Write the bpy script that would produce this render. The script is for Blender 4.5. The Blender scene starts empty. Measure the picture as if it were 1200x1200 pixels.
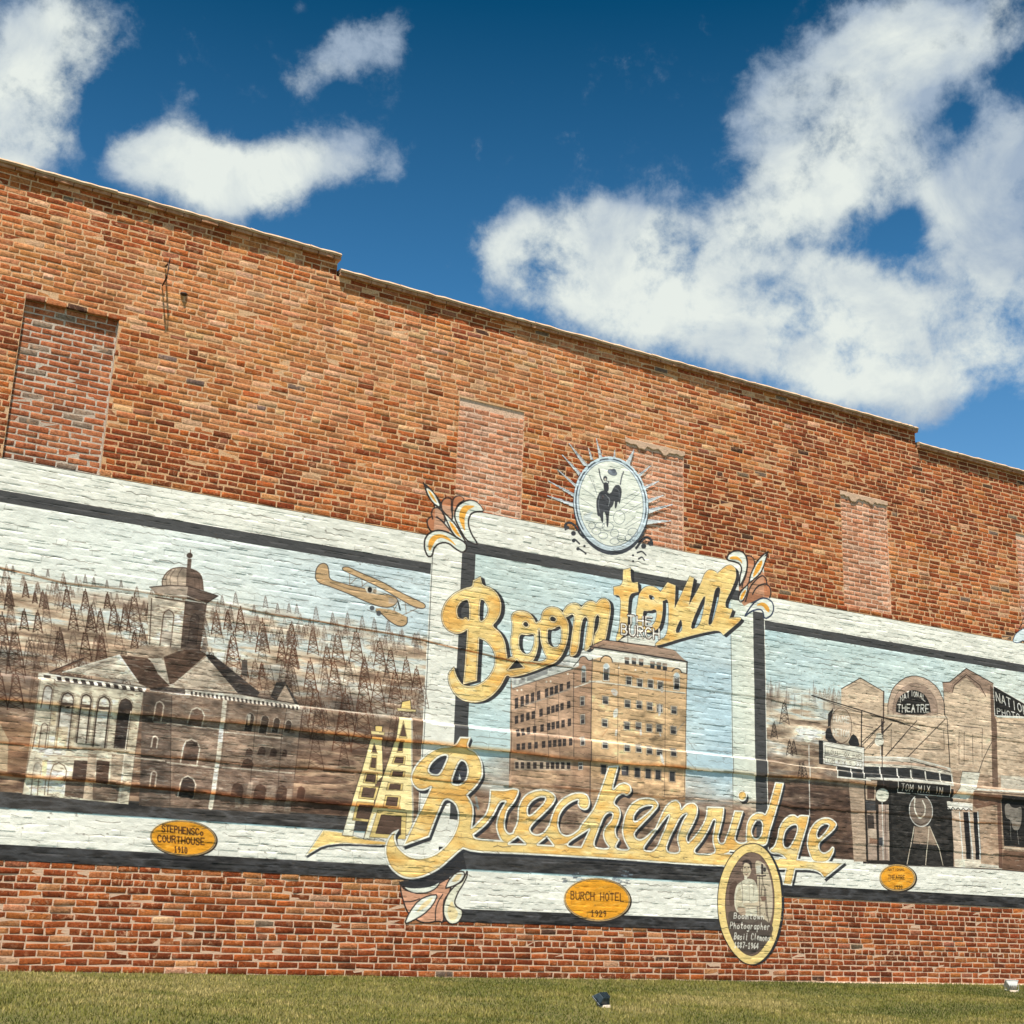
import bpy, bmesh, math, random
import numpy as np
from mathutils import Matrix, Vector
random.seed(7); rng = np.random.default_rng(7)
C = bpy.context.scene.collection
SC = bpy.context.scene

# ------------------------------------------------------------------ camera
# camera axes measured from the two vanishing points of the wall (1200 px frame)
FP = 1603.43
RX = np.array([0.86578045, 0.17022124, 0.47058361])   # wall's right, in camera axes (x right, y down, z forward)
UP = np.array([0.03518342, -0.95874807, 0.28207139])  # wall's up
NN = np.array([-0.49918567, 0.22765516, 0.8360543])   # into the wall
RX /= np.linalg.norm(RX); UP -= RX * (UP @ RX); UP /= np.linalg.norm(UP); NN = np.cross(UP, RX); NN /= np.linalg.norm(NN)
DIST = 14.0
# world: x along the wall, y into the wall (wall face y=0), z up; camera at (0,-14,0)
cam = bpy.data.cameras.new('camera'); co = bpy.data.objects.new('camera', cam); C.objects.link(co)
ax_x = Vector((RX[0], NN[0], UP[0])); ax_y = -Vector((RX[1], NN[1], UP[1])); ax_z = -Vector((RX[2], NN[2], UP[2]))
M = Matrix.Identity(4)
for i in range(3):
    M[i][0] = ax_x[i]; M[i][1] = ax_y[i]; M[i][2] = ax_z[i]
M.translation = (0, -DIST, 0)
co.matrix_world = M
cam.sensor_width = 36; cam.lens = 36 * FP / 1200; cam.clip_start = 0.1; cam.clip_end = 3000
SC.camera = co

# ------------------------------------------------------------------ light
SUN = Vector((-0.17, -0.27, 1.0)).normalized()
world = bpy.data.worlds.new('World'); SC.world = world; world.use_nodes = True
sun = bpy.data.lights.new('sun', 'SUN'); sun.energy = 5.0; sun.angle = math.radians(0.5); sun.color = (1.0, 0.92, 0.80)
so = bpy.data.objects.new('sun', sun); C.objects.link(so); so.rotation_euler = SUN.to_track_quat('Z', 'Y').to_euler()
so.location = (0, -10, 30)
SC.view_settings.view_transform = 'Standard'; SC.view_settings.look = 'None'
SC.view_settings.exposure = 0.87; SC.view_settings.gamma = 1.0; SC.view_settings.use_curve_mapping = False
SC.cycles.max_bounces = 6

def nd(nt, t, **kw):
    n = nt.nodes.new(t)
    for k, v in kw.items():
        if k in n.inputs: n.inputs[k].default_value = v
        else: setattr(n, k, v)
    return n
def mth(nt, op, a, b=None, c=None, clamp=False):
    n = nt.nodes.new('ShaderNodeMath'); n.operation = op; n.use_clamp = clamp
    for i, v in enumerate((a, b, c)):
        if v is None: continue
        if isinstance(v, (int, float)): n.inputs[i].default_value = v
        else: nt.links.new(v, n.inputs[i])
    return n.outputs[0]
def mixc(nt, f, a, b, mode='MIX'):
    n = nt.nodes.new('ShaderNodeMix'); n.data_type = 'RGBA'; n.blend_type = mode
    for s, v in ((n.inputs[0], f), (n.inputs[6], a), (n.inputs[7], b)):
        if isinstance(v, (int, float)): s.default_value = v
        elif isinstance(v, tuple): s.default_value = v if len(v) == 4 else v + (1,)
        else: nt.links.new(v, s)
    return n.outputs[2]
def ramp(nt, v, stops, interp='LINEAR'):
    n = nt.nodes.new('ShaderNodeValToRGB'); n.color_ramp.interpolation = interp
    while len(n.color_ramp.elements) < len(stops): n.color_ramp.elements.new(0.5)
    for e, (p, c) in zip(n.color_ramp.elements, stops):
        e.position = p; e.color = c if len(c) == 4 else tuple(c) + (1,)
    nt.links.new(v, n.inputs[0]); return n.outputs[0]

def smooth(a, b, x):
    t = np.clip((x - a) / (b - a), 0, 1); return t * t * (3 - 2 * t)
def vnoise(h, w, cell, seed, ax=1.0):
    """value noise, cell in texels, ax stretches it sideways"""
    r = np.random.default_rng(seed); cy, cx = max(cell, 1.0), max(cell * ax, 1.0)
    gh, gw = int(h / cy) + 3, int(w / cx) + 3
    g = r.random((gh, gw), dtype=np.float32)
    y = np.arange(h, dtype=np.float32) / cy; x = np.arange(w, dtype=np.float32) / cx
    yi = y.astype(int); xi = x.astype(int); fy = (y - yi); fx = (x - xi)
    fy = fy * fy * (3 - 2 * fy); fx = fx * fx * (3 - 2 * fx)
    t = g[yi] * (1 - fy)[:, None] + g[yi + 1] * fy[:, None]
    return t[:, xi] * (1 - fx)[None, :] + t[:, xi + 1] * fx[None, :]
def fbm(h, w, cell, seed, octs=4, ax=1.0):
    o = np.zeros((h, w), np.float32); a = 1.0; s = 0
    for i in range(octs):
        o += a * vnoise(h, w, cell / 2 ** i, seed + i * 13, ax); s += a; a *= 0.55
    return o / s

# ------------------------------------------------------------------ sky (Nishita + clouds by direction)
def build_world():
    # cloud cover by azimuth / elevation (a map of the real sky, continued outside the view by noise)
    AH, AW = 420, 1680
    el = (np.arange(AH) + .5) / AH * (math.pi / 2); az = (np.arange(AW) + .5) / AW * 2 * math.pi - math.pi
    EL, AZ = np.meshgrid(el, az, indexing='ij')
    d = np.stack([np.cos(EL) * np.sin(AZ), np.cos(EL) * np.cos(AZ), np.sin(EL)], -1)
    cx = d @ np.array([RX[0], NN[0], UP[0]]); cy = d @ np.array([RX[1], NN[1], UP[1]]); cz = d @ np.array([RX[2], NN[2], UP[2]])
    ok = cz > 0.3
    px = np.where(ok, cx / np.where(ok, cz, 1) * FP + 600, -9999); py = np.where(ok, cy / np.where(ok, cz, 1) * FP + 600, -9999)
    blobs = [  # x, y, rx, ry, angle, amount : measured cloud masses
        (40,60,95,90,0,.95),(15,140,85,70,0,1.0),(80,20,80,50,0,.55),(30,185,55,30,0,.8),(115,60,36,60,20,.45),(112,150,14,60,10,-.6),
        (190,190,80,42,12,1.1),(255,210,80,48,20,1.1),(155,185,32,30,0,.7),(215,145,26,36,-10,.5),(310,205,65,34,-10,.85),(390,185,80,38,-8,1.0),(330,235,50,20,20,.45),(445,195,38,18,0,.5),(225,110,18,14,0,.3),
        (425,60,48,40,-40,.9),(375,85,50,26,-30,.75),(330,95,30,16,-20,.3),(458,45,24,28,0,.6),(350,10,12,10,0,.35),(560,175,16,22,0,.6),(213,72,14,10,0,.3),
        (600,310,55,50,-30,.9),(800,330,160,50,15,.5),(960,400,130,60,15,.6),(1060,350,70,50,0,.35),(650,290,60,55,0,.9),(720,290,80,60,10,1.0),(820,290,110,70,10,1.0),(700,350,110,60,15,.9),(860,360,160,75,15,1.2),(1000,390,130,80,20,1.2),(1080,440,90,50,25,.9),(620,270,24,26,0,.4),(700,235,16,16,0,.35),
        (960,150,95,120,25,1.0),(1020,90,120,75,-25,.9),(940,230,60,60,0,.6),(1100,40,110,60,-15,.9),(890,120,30,60,10,.35),(1040,210,70,80,20,.7),(1150,90,60,90,0,.3),
        (1150,210,70,90,20,.8),(1190,290,60,70,0,.7),(1140,300,60,60,0,.7),(1180,160,40,60,0,.5),(1100,260,35,40,0,.4),(1190,400,80,70,0,.5),(1140,400,80,50,20,.55),(1195,470,60,40,0,.3),(1090,200,50,40,0,.35),(980,330,60,35,0,.7),
        (1125,130,24,16,-30,-.45),(1175,95,30,26,0,-.55),(1060,262,34,20,-40,-.85),(1030,285,30,14,-20,-.35),(905,225,12,16,0,-.35),(930,300,14,25,0,-.5),(1090,330,22,14,0,-.4),(1150,500,70,40,-20,-.5),(1040,130,16,16,0,-.25),(60,45,22,14,30,-.3),(105,130,16,40,10,-.3)]
    cov = np.zeros_like(px)
    for x, y, rx, ry, a, w in blobs:
        a = math.radians(a); dx = px - x; dy = py - y
        u = (dx * math.cos(a) + dy * math.sin(a)) / rx; v = (-dx * math.sin(a) + dy * math.cos(a)) / ry
        cov += w * np.exp(-(u * u + v * v) ** 1.3)
    infr = smooth(-260, -60, px) * smooth(-260, -60, py) * (1 - smooth(1260, 1460, px))
    infr = np.where(ok, infr, 0)
    other = np.clip((fbm(AH, AW, 60, 5, 4, 1.6) - .5) * 5.5 + .45, -.2, 1.1)  # unseen cloud cover, thickened to make the skylight less blue
    cov = np.clip(cov * infr + other * (1 - infr), 0, 1.4) / 1.4
    img = bpy.data.images.new('cloud_cover', AW, AH, alpha=False, float_buffer=True); img.colorspace_settings.name = 'Non-Color'
    buf = np.ones((AH, AW, 4), np.float32); buf[..., :3] = cov[..., None]
    img.pixels.foreach_set(buf.ravel()); img.pack()
    nt = world.node_tree; nt.nodes.clear(); L = nt.links.new
    tc = nd(nt, 'ShaderNodeTexCoord'); vec = tc.outputs['Generated']
    sep = nd(nt, 'ShaderNodeSeparateXYZ'); L(vec, sep.inputs[0])
    azn = mth(nt, 'ARCTAN2', sep.outputs[0], sep.outputs[1])
    eln = mth(nt, 'ARCSINE', sep.outputs[2])
    u = mth(nt, 'MULTIPLY_ADD', azn, 1 / (2 * math.pi), .5); v = mth(nt, 'MULTIPLY', eln, 2 / math.pi, clamp=True)
    cmb = nd(nt, 'ShaderNodeCombineXYZ'); L(u, cmb.inputs[0]); L(v, cmb.inputs[1])
    ti = nd(nt, 'ShaderNodeTexImage', image=img, extension='EXTEND', interpolation='Cubic'); L(cmb.outputs[0], ti.inputs[0])
    # warp + wisps in direction space
    n1 = nd(nt, 'ShaderNodeTexNoise', Scale=11.0, Detail=10.0, Roughness=.62, Distortion=.15); L(vec, n1.inputs['Vector'])
    n2 = nd(nt, 'ShaderNodeTexNoise', Scale=30.0, Detail=9.0, Roughness=.66, Distortion=.15); L(vec, n2.inputs['Vector'])
    n3 = nd(nt, 'ShaderNodeTexNoise', Scale=10.0, Detail=8.0, Roughness=.6, Distortion=.4); L(vec, n3.inputs['Vector'])
    c = mth(nt, 'MULTIPLY', ti.outputs[0], 1.25)
    a = mth(nt, 'MULTIPLY_ADD', mth(nt, 'SUBTRACT', n1.outputs[0], .5), 3.4, c)
    a = mth(nt, 'MULTIPLY_ADD', mth(nt, 'SUBTRACT', n2.outputs[0], .5), 2.2, a)
    dens = nd(nt, 'ShaderNodeMapRange', interpolation_type='SMOOTHSTEP'); L(a, dens.inputs[0])
    dens.inputs[1].default_value = .12; dens.inputs[2].default_value = 1.32
    # clear where the map says clear
    gate = nd(nt, 'ShaderNodeMapRange', interpolation_type='SMOOTHSTEP'); L(mth(nt, 'MULTIPLY_ADD', mth(nt, 'SUBTRACT', n2.outputs[0], .5), 1.3, c), gate.inputs[0]); gate.inputs[1].default_value = .06; gate.inputs[2].default_value = .5
    dn = mth(nt, 'MULTIPLY', dens.outputs[0], gate.outputs[0])
    sky = nd(nt, 'ShaderNodeTexSky', sky_type='NISHITA', sun_disc=False, sun_elevation=math.asin(SUN.z),
             sun_rotation=math.atan2(SUN.x, SUN.y), altitude=300.0, air_density=1.0, dust_density=0.3, ozone_density=3.0)
    skyc = mixc(nt, 1.0, sky.outputs[0], (.52, .90, 1.02), 'MULTIPLY')
    # deep polarised blue higher up
    dark = ramp(nt, sep.outputs[2], [(.0, (1.5, 1.3, 1.2)), (.26, (1.45, 1.25, 1.18)), (.42, (.62, .86, .90)), (.60, (.04, .36, .42)), (1, (.04, .32, .40))])
    skyc = mixc(nt, 1.0, skyc, dark, 'MULTIPLY')
    hi = mth(nt, 'MULTIPLY_ADD', sep.outputs[2], -2.4, 1.12)
    shade = mth(nt, 'MULTIPLY_ADD', mth(nt, 'SUBTRACT', n3.outputs[0], .5), 3.4, mth(nt, 'ADD', mth(nt, 'MULTIPLY_ADD', c, .75, -.25), hi), clamp=True)
    cc = mixc(nt, shade, (2.7, 3.4, 4.3), (6.0, 6.4, 6.05))
    col = mixc(nt, dn, skyc, cc)
    bg = nd(nt, 'ShaderNodeBackground'); L(col, bg.inputs[0]); bg.inputs[1].default_value = 0.073
    out = nd(nt, 'ShaderNodeOutputWorld'); L(bg.outputs[0], out.inputs[0])
build_world()

# ------------------------------------------------------------------ the mural's paint, on the wall's own metres
S = 170.0; CX0, CX1, CZ0, CZ1 = -2.0, 21.0, -0.75, 6.1
CW, CH = int((CX1 - CX0) * S), int((CZ1 - CZ0) * S)
RGB = np.zeros((CH, CW, 3), np.float32); ALP = np.zeros((CH, CW), np.float32); EID = np.zeros((CH, CW), np.uint8)
def wall_xz(px, py):
    d = np.stack([np.asarray(px, float) - 600, np.asarray(py, float) - 600, np.full(np.shape(px), FP)], -1)
    t = DIST / (d @ NN); return (d @ RX) * t, (d @ UP) * t
def to_tex(pts):
    pts = np.asarray(pts, float); x, z = wall_xz(pts[:, 0], pts[:, 1])
    return np.stack([(x - CX0) * S, (z - CZ0) * S], 1)
def fr(s, x0=0, y0=0, k=1.0):
    """points read off an enlargement of the photograph: string 'x,y x,y' -> photo points"""
    return np.array([[float(v) for v in p.split(',')] for p in s.split()]) / k + np.array([x0, y0])
def chaikin(p, n=2, closed=True):
    p = np.asarray(p, float)
    for _ in range(n):
        q = np.roll(p, -1, 0) if closed else p[1:]
        a = p if closed else p[:-1]
        r = np.empty((len(a) * 2, 2)); r[0::2] = a * .78 + q * .22; r[1::2] = a * .22 + q * .78
        p = r if closed else np.vstack([p[:1], r, p[-1:]])
    return p
def bbox(t, pad):
    return (max(int(t[:, 0].min() - pad), 0), max(int(t[:, 1].min() - pad), 0), min(int(t[:, 0].max() + pad) + 2, CW), min(int(t[:, 1].max() + pad) + 2, CH))
def cover(ts, bb, ss=3):
    """even-odd coverage of closed loops (texel space)"""
    x0, y0, x1, y1 = bb; w, h = x1 - x0, y1 - y0
    if w <= 0 or h <= 0: return np.zeros((max(h, 0), max(w, 0)), np.float32)
    acc = np.zeros((h, w + 2), np.float32)
    segs = np.concatenate([np.hstack([t, np.roll(t, -1, 0)]) for t in ts])
    ax, ay, bx, by = segs.T
    for j in range(h * ss):
        y = y0 + (j + .5) / ss
        m = (ay <= y) != (by <= y)
        if not m.any(): continue
        xs = np.sort(ax[m] + (y - ay[m]) / (by[m] - ay[m]) * (bx[m] - ax[m])) - x0
        xs = np.clip(xs, 0, w); row = acc[j // ss]
        for k in range(0, len(xs) - 1, 2):
            for xv, sg in ((xs[k], 1), (xs[k + 1], -1)):
                i = int(xv); f = xv - i; row[i] += sg * (1 - f); row[i + 1] += sg * f
    return np.clip(np.cumsum(acc, 1)[:, :w] / ss, 0, 1)
def blend(bb, m, col, a=1.0, eid=None, setalpha=True):
    x0, y0, x1, y1 = bb
    if x1 <= x0 or y1 <= y0: return
    m = m * a; c = np.asarray(col, np.float32) / 255 if np.ndim(col) == 1 else col
    sl = (slice(y0, y1), slice(x0, x1))
    al = ALP[sl]
    na = al + m * (1 - al)
    # straight-alpha over
    w = np.where(na > 1e-4, m / np.maximum(na, 1e-4), 0)[..., None]
    RGB[sl] = RGB[sl] * (1 - w) + c * w
    if setalpha: ALP[sl] = na
    if eid is not None: EID[sl][m > .5] = eid
def fill(pts, col, a=1.0, eid=None, sm=0, tex=False):
    t = pts if tex else to_tex(chaikin(pts, sm) if sm else pts)
    bb = bbox(t, 1); blend(bb, cover([t], bb), col, a, eid)
def segdist(t, bb, R, closed=False):
    x0, y0, x1, y1 = bb; D = np.full((max(y1 - y0, 0), max(x1 - x0, 0)), R, np.float32)
    q = np.roll(t, -1, 0) if closed else t[1:]
    for (ax, ay), (bx, by) in zip(t if closed else t[:-1], q):
        i0 = max(int(min(ax, bx) - R), x0); i1 = min(int(max(ax, bx) + R) + 2, x1); j0 = max(int(min(ay, by) - R), y0); j1 = min(int(max(ay, by) + R) + 2, y1)
        if i1 <= i0 or j1 <= j0: continue
        X = np.arange(i0, i1, dtype=np.float32)[None, :] + .5; Y = np.arange(j0, j1, dtype=np.float32)[:, None] + .5
        dx, dy = bx - ax, by - ay; l2 = dx * dx + dy * dy + 1e-9
        tt = np.clip(((X - ax) * dx + (Y - ay) * dy) / l2, 0, 1)
        dd = np.sqrt((X - ax - tt * dx) ** 2 + (Y - ay - tt * dy) ** 2)
        s = (slice(j0 - y0, j1 - y0), slice(i0 - x0, i1 - x0)); D[s] = np.minimum(D[s], dd)
    return D
PX = 1.32   # texels per photo pixel near the middle (stroke widths are given in photo pixels)
def line(pts, w, col, a=1.0, eid=None, sm=0, closed=False, tex=False):
    t = np.asarray(pts, float) if tex else to_tex(chaikin(pts, sm, closed) if sm else pts)
    r = w * PX / 2; bb = bbox(t, r + 2)
    D = segdist(t, bb, r + 2, closed); blend(bb, np.clip(r - D + .5, 0, 1), col, a, eid)
def rect(x0, z0, x1, z1, col, a=1.0, eid=None):
    i0, i1 = [int(round((v - CX0) * S)) for v in (x0, x1)]; j0, j1 = [int(round((v - CZ0) * S)) for v in (z0, z1)]
    i0, i1 = max(i0, 0), min(i1, CW); j0, j1 = max(j0, 0), min(j1, CH)
    bb = (i0, j0, i1, j1); blend(bb, np.ones((j1 - j0, i1 - i0), np.float32), col, a, eid)
def ell(cx, cy, rx, ry, ang=0, n=48, a0=0, a1=360):
    a = np.radians(np.linspace(a0, a1, n, endpoint=(a1 - a0 != 360))); g = math.radians(ang)
    x = rx * np.cos(a); y = ry * np.sin(a)
    return np.stack([cx + x * math.cos(g) - y * math.sin(g), cy + x * math.sin(g) + y * math.cos(g)], 1)

FONT = {'A': '0,0 .5,1 1,0|.2,.38 .8,.38', 'B': '0,0 0,1 .7,1 .9,.78 .7,.53 0,.53|.7,.53 1,.28 .75,0 0,0', 'C': '1,.82 .7,1 .3,1 0,.72 0,.28 .3,0 .7,0 1,.18',
 'D': '0,0 0,1 .6,1 1,.7 1,.3 .6,0 0,0', 'E': '1,1 0,1 0,0 1,0|0,.52 .75,.52', 'H': '0,0 0,1|1,0 1,1|0,.5 1,.5', 'I': '.5,0 .5,1', 'K': '0,0 0,1|1,1 0,.45 1,0',
 'L': '0,1 0,0 1,0', 'M': '0,0 0,1 .5,.4 1,1 1,0', 'N': '0,0 0,1 1,0 1,1', 'O': '.5,1 .1,.8 0,.5 .1,.2 .5,0 .9,.2 1,.5 .9,.8 .5,1', 'P': '0,0 0,1 .75,1 1,.77 .75,.5 0,.5',
 'R': '0,0 0,1 .75,1 1,.77 .75,.52 0,.52|.45,.52 1,0', 'S': '1,.85 .7,1 .25,1 0,.77 .2,.56 .8,.44 1,.22 .75,0 .25,0 0,.15', 'T': '.5,0 .5,1|0,1 1,1', 'U': '0,1 0,.25 .3,0 .7,0 1,.25 1,1',
 'X': '0,0 1,1|0,1 1,0', 'Y': '0,1 .5,.5 1,1|.5,.5 .5,0', '0': '.5,1 .1,.8 .1,.2 .5,0 .9,.2 .9,.8 .5,1', '1': '.2,.8 .5,1 .5,0|.2,0 .8,0', '2': '0,.8 .4,1 .9,.8 .8,.5 0,0 1,0',
 '4': '.75,0 .75,1 0,.3 1,.3', '5': '.9,1 .15,1 .1,.55 .7,.6 .95,.3 .6,0 .1,.08', '6': '.8,1 .2,.7 .05,.3 .45,0 .9,.25 .6,.55 .1,.4', '7': '0,1 1,1 .4,0', '8': '.5,.53 .1,.77 .5,1 .9,.77 .5,.53 .05,.25 .5,0 .95,.25 .5,.53', '9': '.9,.6 .4,.5 .1,.75 .5,1 .9,.75 .85,.3 .5,0', '-': '.15,.45 .85,.45', '.': '.4,0 .6,.02',
 'o': '.5,.6 .1,.45 .1,.15 .5,0 .9,.15 .9,.45 .5,.6', 'm': '0,0 0,.6 .3,.55 .45,.4 .45,0|.45,.4 .7,.58 .95,.4 1,0', 't': '.5,1 .45,.1 .8,0|.1,.65 .9,.65', 'w': '0,.6 .25,0 .5,.5 .75,0 1,.6', 'n': '.1,0 .1,.6|.1,.4 .5,.6 .85,.4 .9,0',
 'h': '.1,0 .1,1|.1,.4 .5,.6 .85,.4 .9,0', 'g': '.9,.6 .3,.58 .1,.3 .4,.05 .85,.2 .9,.6 .85,-.3 .4,-.4 .1,-.25', 'r': '.15,0 .15,.6|.15,.4 .5,.6 .85,.5', 'a': '.9,.6 .3,.58 .1,.3 .4,0 .85,.2 .9,.6 .95,0', 'p': '.1,-.4 .1,.6|.1,.5 .6,.6 .9,.3 .6,0 .1,.1',
 'e': '.1,.32 .9,.35 .7,.6 .3,.58 .1,.3 .35,0 .9,.08', 's': '.85,.5 .4,.6 .2,.45 .8,.2 .5,0 .1,.08', 'i': '.5,0 .5,.6|.45,.8 .55,.8', 'l': '.5,1 .45,.1 .7,0', ' ': ''}
def text(s, p0, p1, h, col, w=1.2, eid=None, slant=0.0, gap=.45, jit=.05, edge=None):
    """hand lettering between two baseline points in photo px"""
    p0, p1 = np.array(p0, float), np.array(p1, float); r = random.Random(s)
    n = len(s); adv = 1.0 / (n * (1 + gap) - gap); u = (p1 - p0)
    for pas in ((edge, 0) if edge else (0,)):
        for i, ch in enumerate(s):
            for st in FONT.get(ch, '').split('|'):
                if not st: continue
                q = np.array([[float(v) for v in p.split(',')] for p in st.split()])
                q = q + np.array([[r.uniform(-jit, jit) * .4, r.uniform(-jit, jit)]])
                P = p0 + u * ((i * (1 + gap) + q[:, :1]) * adv) + np.stack([q[:, 1] * slant * h, -q[:, 1] * h], 1)
                if pas: line(P, w + 2.2, pas, 1.0)
                else: line(P, w, col, .95)

# ids of the painted pieces that can be told apart
PIECES = {}
def piece(name, label=None):
    i = len(PIECES) + 1; PIECES[i] = (name, label); return i
E_BORDER = piece('painted_border', 'white and charcoal painted border bands')
E_SCENE_L = piece('painted_oil_field', 'brown oil field scene crowded with small derricks under a pale sky')
E_SCENE_C = piece('painted_sky', 'pale blue painted sky behind the hotel')
E_SCENE_R = piece('painted_hillside', 'brown hillside with faint derricks left of the theatre')
E_COURT = piece('painted_courthouse', 'domed courthouse painted in cream and brown')
E_HOTEL = piece('painted_hotel', 'tan eight storey hotel block with rows of small windows')
E_THEAT = piece('painted_theatre', 'brick theatre street front with black arched sign')
E_PLANE = piece('painted_biplane', 'tan biplane flying down to the right')
E_DER1 = piece('painted_derrick', 'shorter pale yellow derrick on the left')
E_DER2 = piece('painted_derrick', 'taller pale yellow derrick beside the capital letter')
E_MED = piece('painted_medallion', 'oval medallion with a bucking horse and rider and radiating spikes')
E_PORT = piece('painted_portrait', 'tall yellow framed oval with a photographer and his camera')
E_PL1 = piece('painted_plaque', 'orange oval reading Stephens Co Courthouse 1910')
E_PL2 = piece('painted_plaque', 'orange oval reading Burch Hotel 1929')
E_PL3 = piece('painted_plaque', 'small round orange plaque with faded lettering')
E_ORL = piece('painted_scroll', 'orange and white acanthus scroll at the upper left corner of the middle panel')
E_ORR = piece('painted_scroll', 'orange and white acanthus scroll at the upper right corner of the middle panel')
E_ORB = piece('painted_scroll', 'pink and cream acanthus scroll below the lower capital letter')
E_ORE = piece('painted_scroll', 'white scroll at the far right edge')
E_BAR1 = piece('lettering_swash', 'yellow swash under the upper word'); E_BAR2 = piece('lettering_swash', 'long yellow swash under the lower word ending in an arrow point')
E_PLAT = piece('lettering_swash', 'yellow pointed bar under the two derricks')

WHT = (232, 231, 223); CHR = (74, 74, 76); BLK = (30, 30, 33)
# base coats (wall metres)
XL, XR = CX0, CX1
def grad(x0, z0, x1, z1, c0, c1, eid=None, ax=0, pw=1.0):
    i0, i1 = max(int((x0 - CX0) * S), 0), min(int((x1 - CX0) * S), CW); j0, j1 = int((z0 - CZ0) * S), int((z1 - CZ0) * S)
    n = (i1 - i0) if ax == 0 else (j1 - j0); t = np.linspace(0, 1, n) ** pw
    c = (np.array(c0)[None] * (1 - t[:, None]) + np.array(c1)[None] * t[:, None]).astype(np.float32) / 255
    c = np.broadcast_to(c[None] if ax == 0 else c[:, None], (j1 - j0, i1 - i0, 3))
    blend((i0, j0, i1, j1), np.ones((j1 - j0, i1 - i0), np.float32), c, 1, eid)
def base_coats():
    rect(XL, .325, 7.45, 4.235, WHT, eid=E_BORDER)
    rect(XL, 3.78, 6.82, 3.905, CHR, eid=E_BORDER)
    grad(XL, .95, 6.82, 3.78, (238, 236, 226), (194, 212, 222), E_SCENE_L, 0, 2.2)
    rect(XL, .80, 6.82, .955, (84, 78, 74), eid=E_BORDER)
    rect(XL, .325, 7.1, .47, BLK, eid=E_BORDER)
    # right panel
    rect(11.3, .36, XR, 4.235, WHT, eid=E_BORDER)
    rect(11.8, 3.78, XR, 3.905, CHR, eid=E_BORDER)
    grad(11.82, .86, XR, 3.78, (186, 210, 216), (226, 230, 220), E_SCENE_R, 0, .7)
    rect(12.0, .345, XR, .49, BLK, eid=E_BORDER)
    # middle panel
    rect(6.83, -.1, 11.83, 4.64, WHT, eid=E_BORDER)
    rect(6.83, -.1, 7.1, .33, WHT, 0)
    rect(7.26, 4.11, 11.8, 4.25, CHR, eid=E_BORDER); rect(7.22, 1.0, 7.40, 4.2, CHR, eid=E_BORDER)
    grad(7.40, .66, 11.25, 4.11, (196, 214, 214), (182, 206, 220), E_SCENE_C)
    grad(11.25, .66, 11.63, 4.11, (214, 222, 214), (226, 228, 216), E_BORDER)
    rect(11.63, .8, 11.82, 4.0, CHR, eid=E_BORDER)
    rect(7.1, .465, 11.8, .70, (66, 66, 68), eid=E_BORDER)
    rect(7.1, -.1, 11.8, .04, BLK, eid=E_BORDER)
    for x, z0, z1 in ((6.83, .8, 4.1), (11.25, .7, 3.7)):
        t = np.array([[x, z0], [x + .01, (z0 + z1) / 2], [x, z1]]); line((t - [CX0, CZ0]) * S, .9, (60, 60, 62), tex=True)
base_coats()
# the area left of x=7.1 below the middle border is bare brick: cut it back out
def cut(x0, z0, x1, z1):
    i0, i1 = [int((v - CX0) * S) for v in (x0, x1)]; j0, j1 = [int((v - CZ0) * S) for v in (z0, z1)]
    ALP[j0:j1, i0:i1] = 0; EID[j0:j1, i0:i1] = 0
cut(6.0, -.12, 7.1, .325); cut(11.8, -.12, 12.2, .345)
# soft pale blue drifts in the painted skies
def tone(mask_ids, amt, cell, seed, ax, c):
    n = fbm(CH, CW, cell, seed, 4, ax); m = np.isin(EID, mask_ids) * np.clip((n - .45) * 4, 0, 1) * amt
    blend((0, 0, CW, CH), m.astype(np.float32), c)
tone([E_SCENE_L, E_SCENE_C, E_SCENE_R], .35, 90, 3, 2.5, (232, 234, 226)); tone([E_SCENE_C, E_SCENE_R], .3, 70, 9, 2.5, (184, 208, 220))

def region_noise(x0, z0, x1, z1, cols, seed, cell=26, ax=5, a=1.0, eid=None, fade_top=0.0, ids=None, fb=0.0):
    """scumbled strokes of several colours"""
    i0, i1 = max(int((x0 - CX0) * S), 0), min(int((x1 - CX0) * S), CW); j0, j1 = int((z0 - CZ0) * S), int((z1 - CZ0) * S)
    h, w = j1 - j0, i1 - i0
    n = fbm(h, w, cell, seed, 4, ax); n = (n - n.min()) / (n.max() - n.min()); n = np.clip((n - .5) * 1.7 + .5, 0, .999)
    cols = np.array(cols, np.float32) / 255; t = n * (len(cols) - 1); k = t.astype(int); f = (t - k)[..., None]
    c = cols[k] * (1 - f) + cols[np.minimum(k + 1, len(cols) - 1)] * f
    m = np.full((h, w), a, np.float32)
    if fade_top: m *= np.clip((j1 - np.arange(j0, j1)) / (fade_top * S) + (fbm(h, w, 30, seed + 5, 3, 3) - .5) * 1.4, 0, 1)[:, None] if False else np.clip(((j1 - np.arange(j0, j1)) / (fade_top * S))[:, None] + (fbm(h, w, 30, seed + 5, 3, 3) - .5) * 1.2, 0, 1)
    if fb: m *= np.clip((np.arange(j0, j1) - j0) / (fb * S), 0, 1)[:, None]
    if ids: m *= np.isin(EID[j0:j1, i0:i1], ids)
    blend((i0, j0, i1, j1), m, c, 1, eid)
BR1 = [(150, 122, 102), (190, 164, 140), (214, 196, 174), (204, 212, 212), (218, 216, 204), (180, 152, 128)]
BR2 = [(100, 76, 64), (128, 100, 84), (156, 128, 106), (180, 150, 126), (118, 92, 78), (140, 112, 94)]
BR3 = [(70, 54, 48), (100, 76, 64), (120, 94, 80), (88, 68, 60), (140, 118, 104)]
region_noise(XL, 1.9, 6.82, 3.12, BR1, 31, 20, 6, .95, fade_top=.25, ids=[E_SCENE_L])
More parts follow.
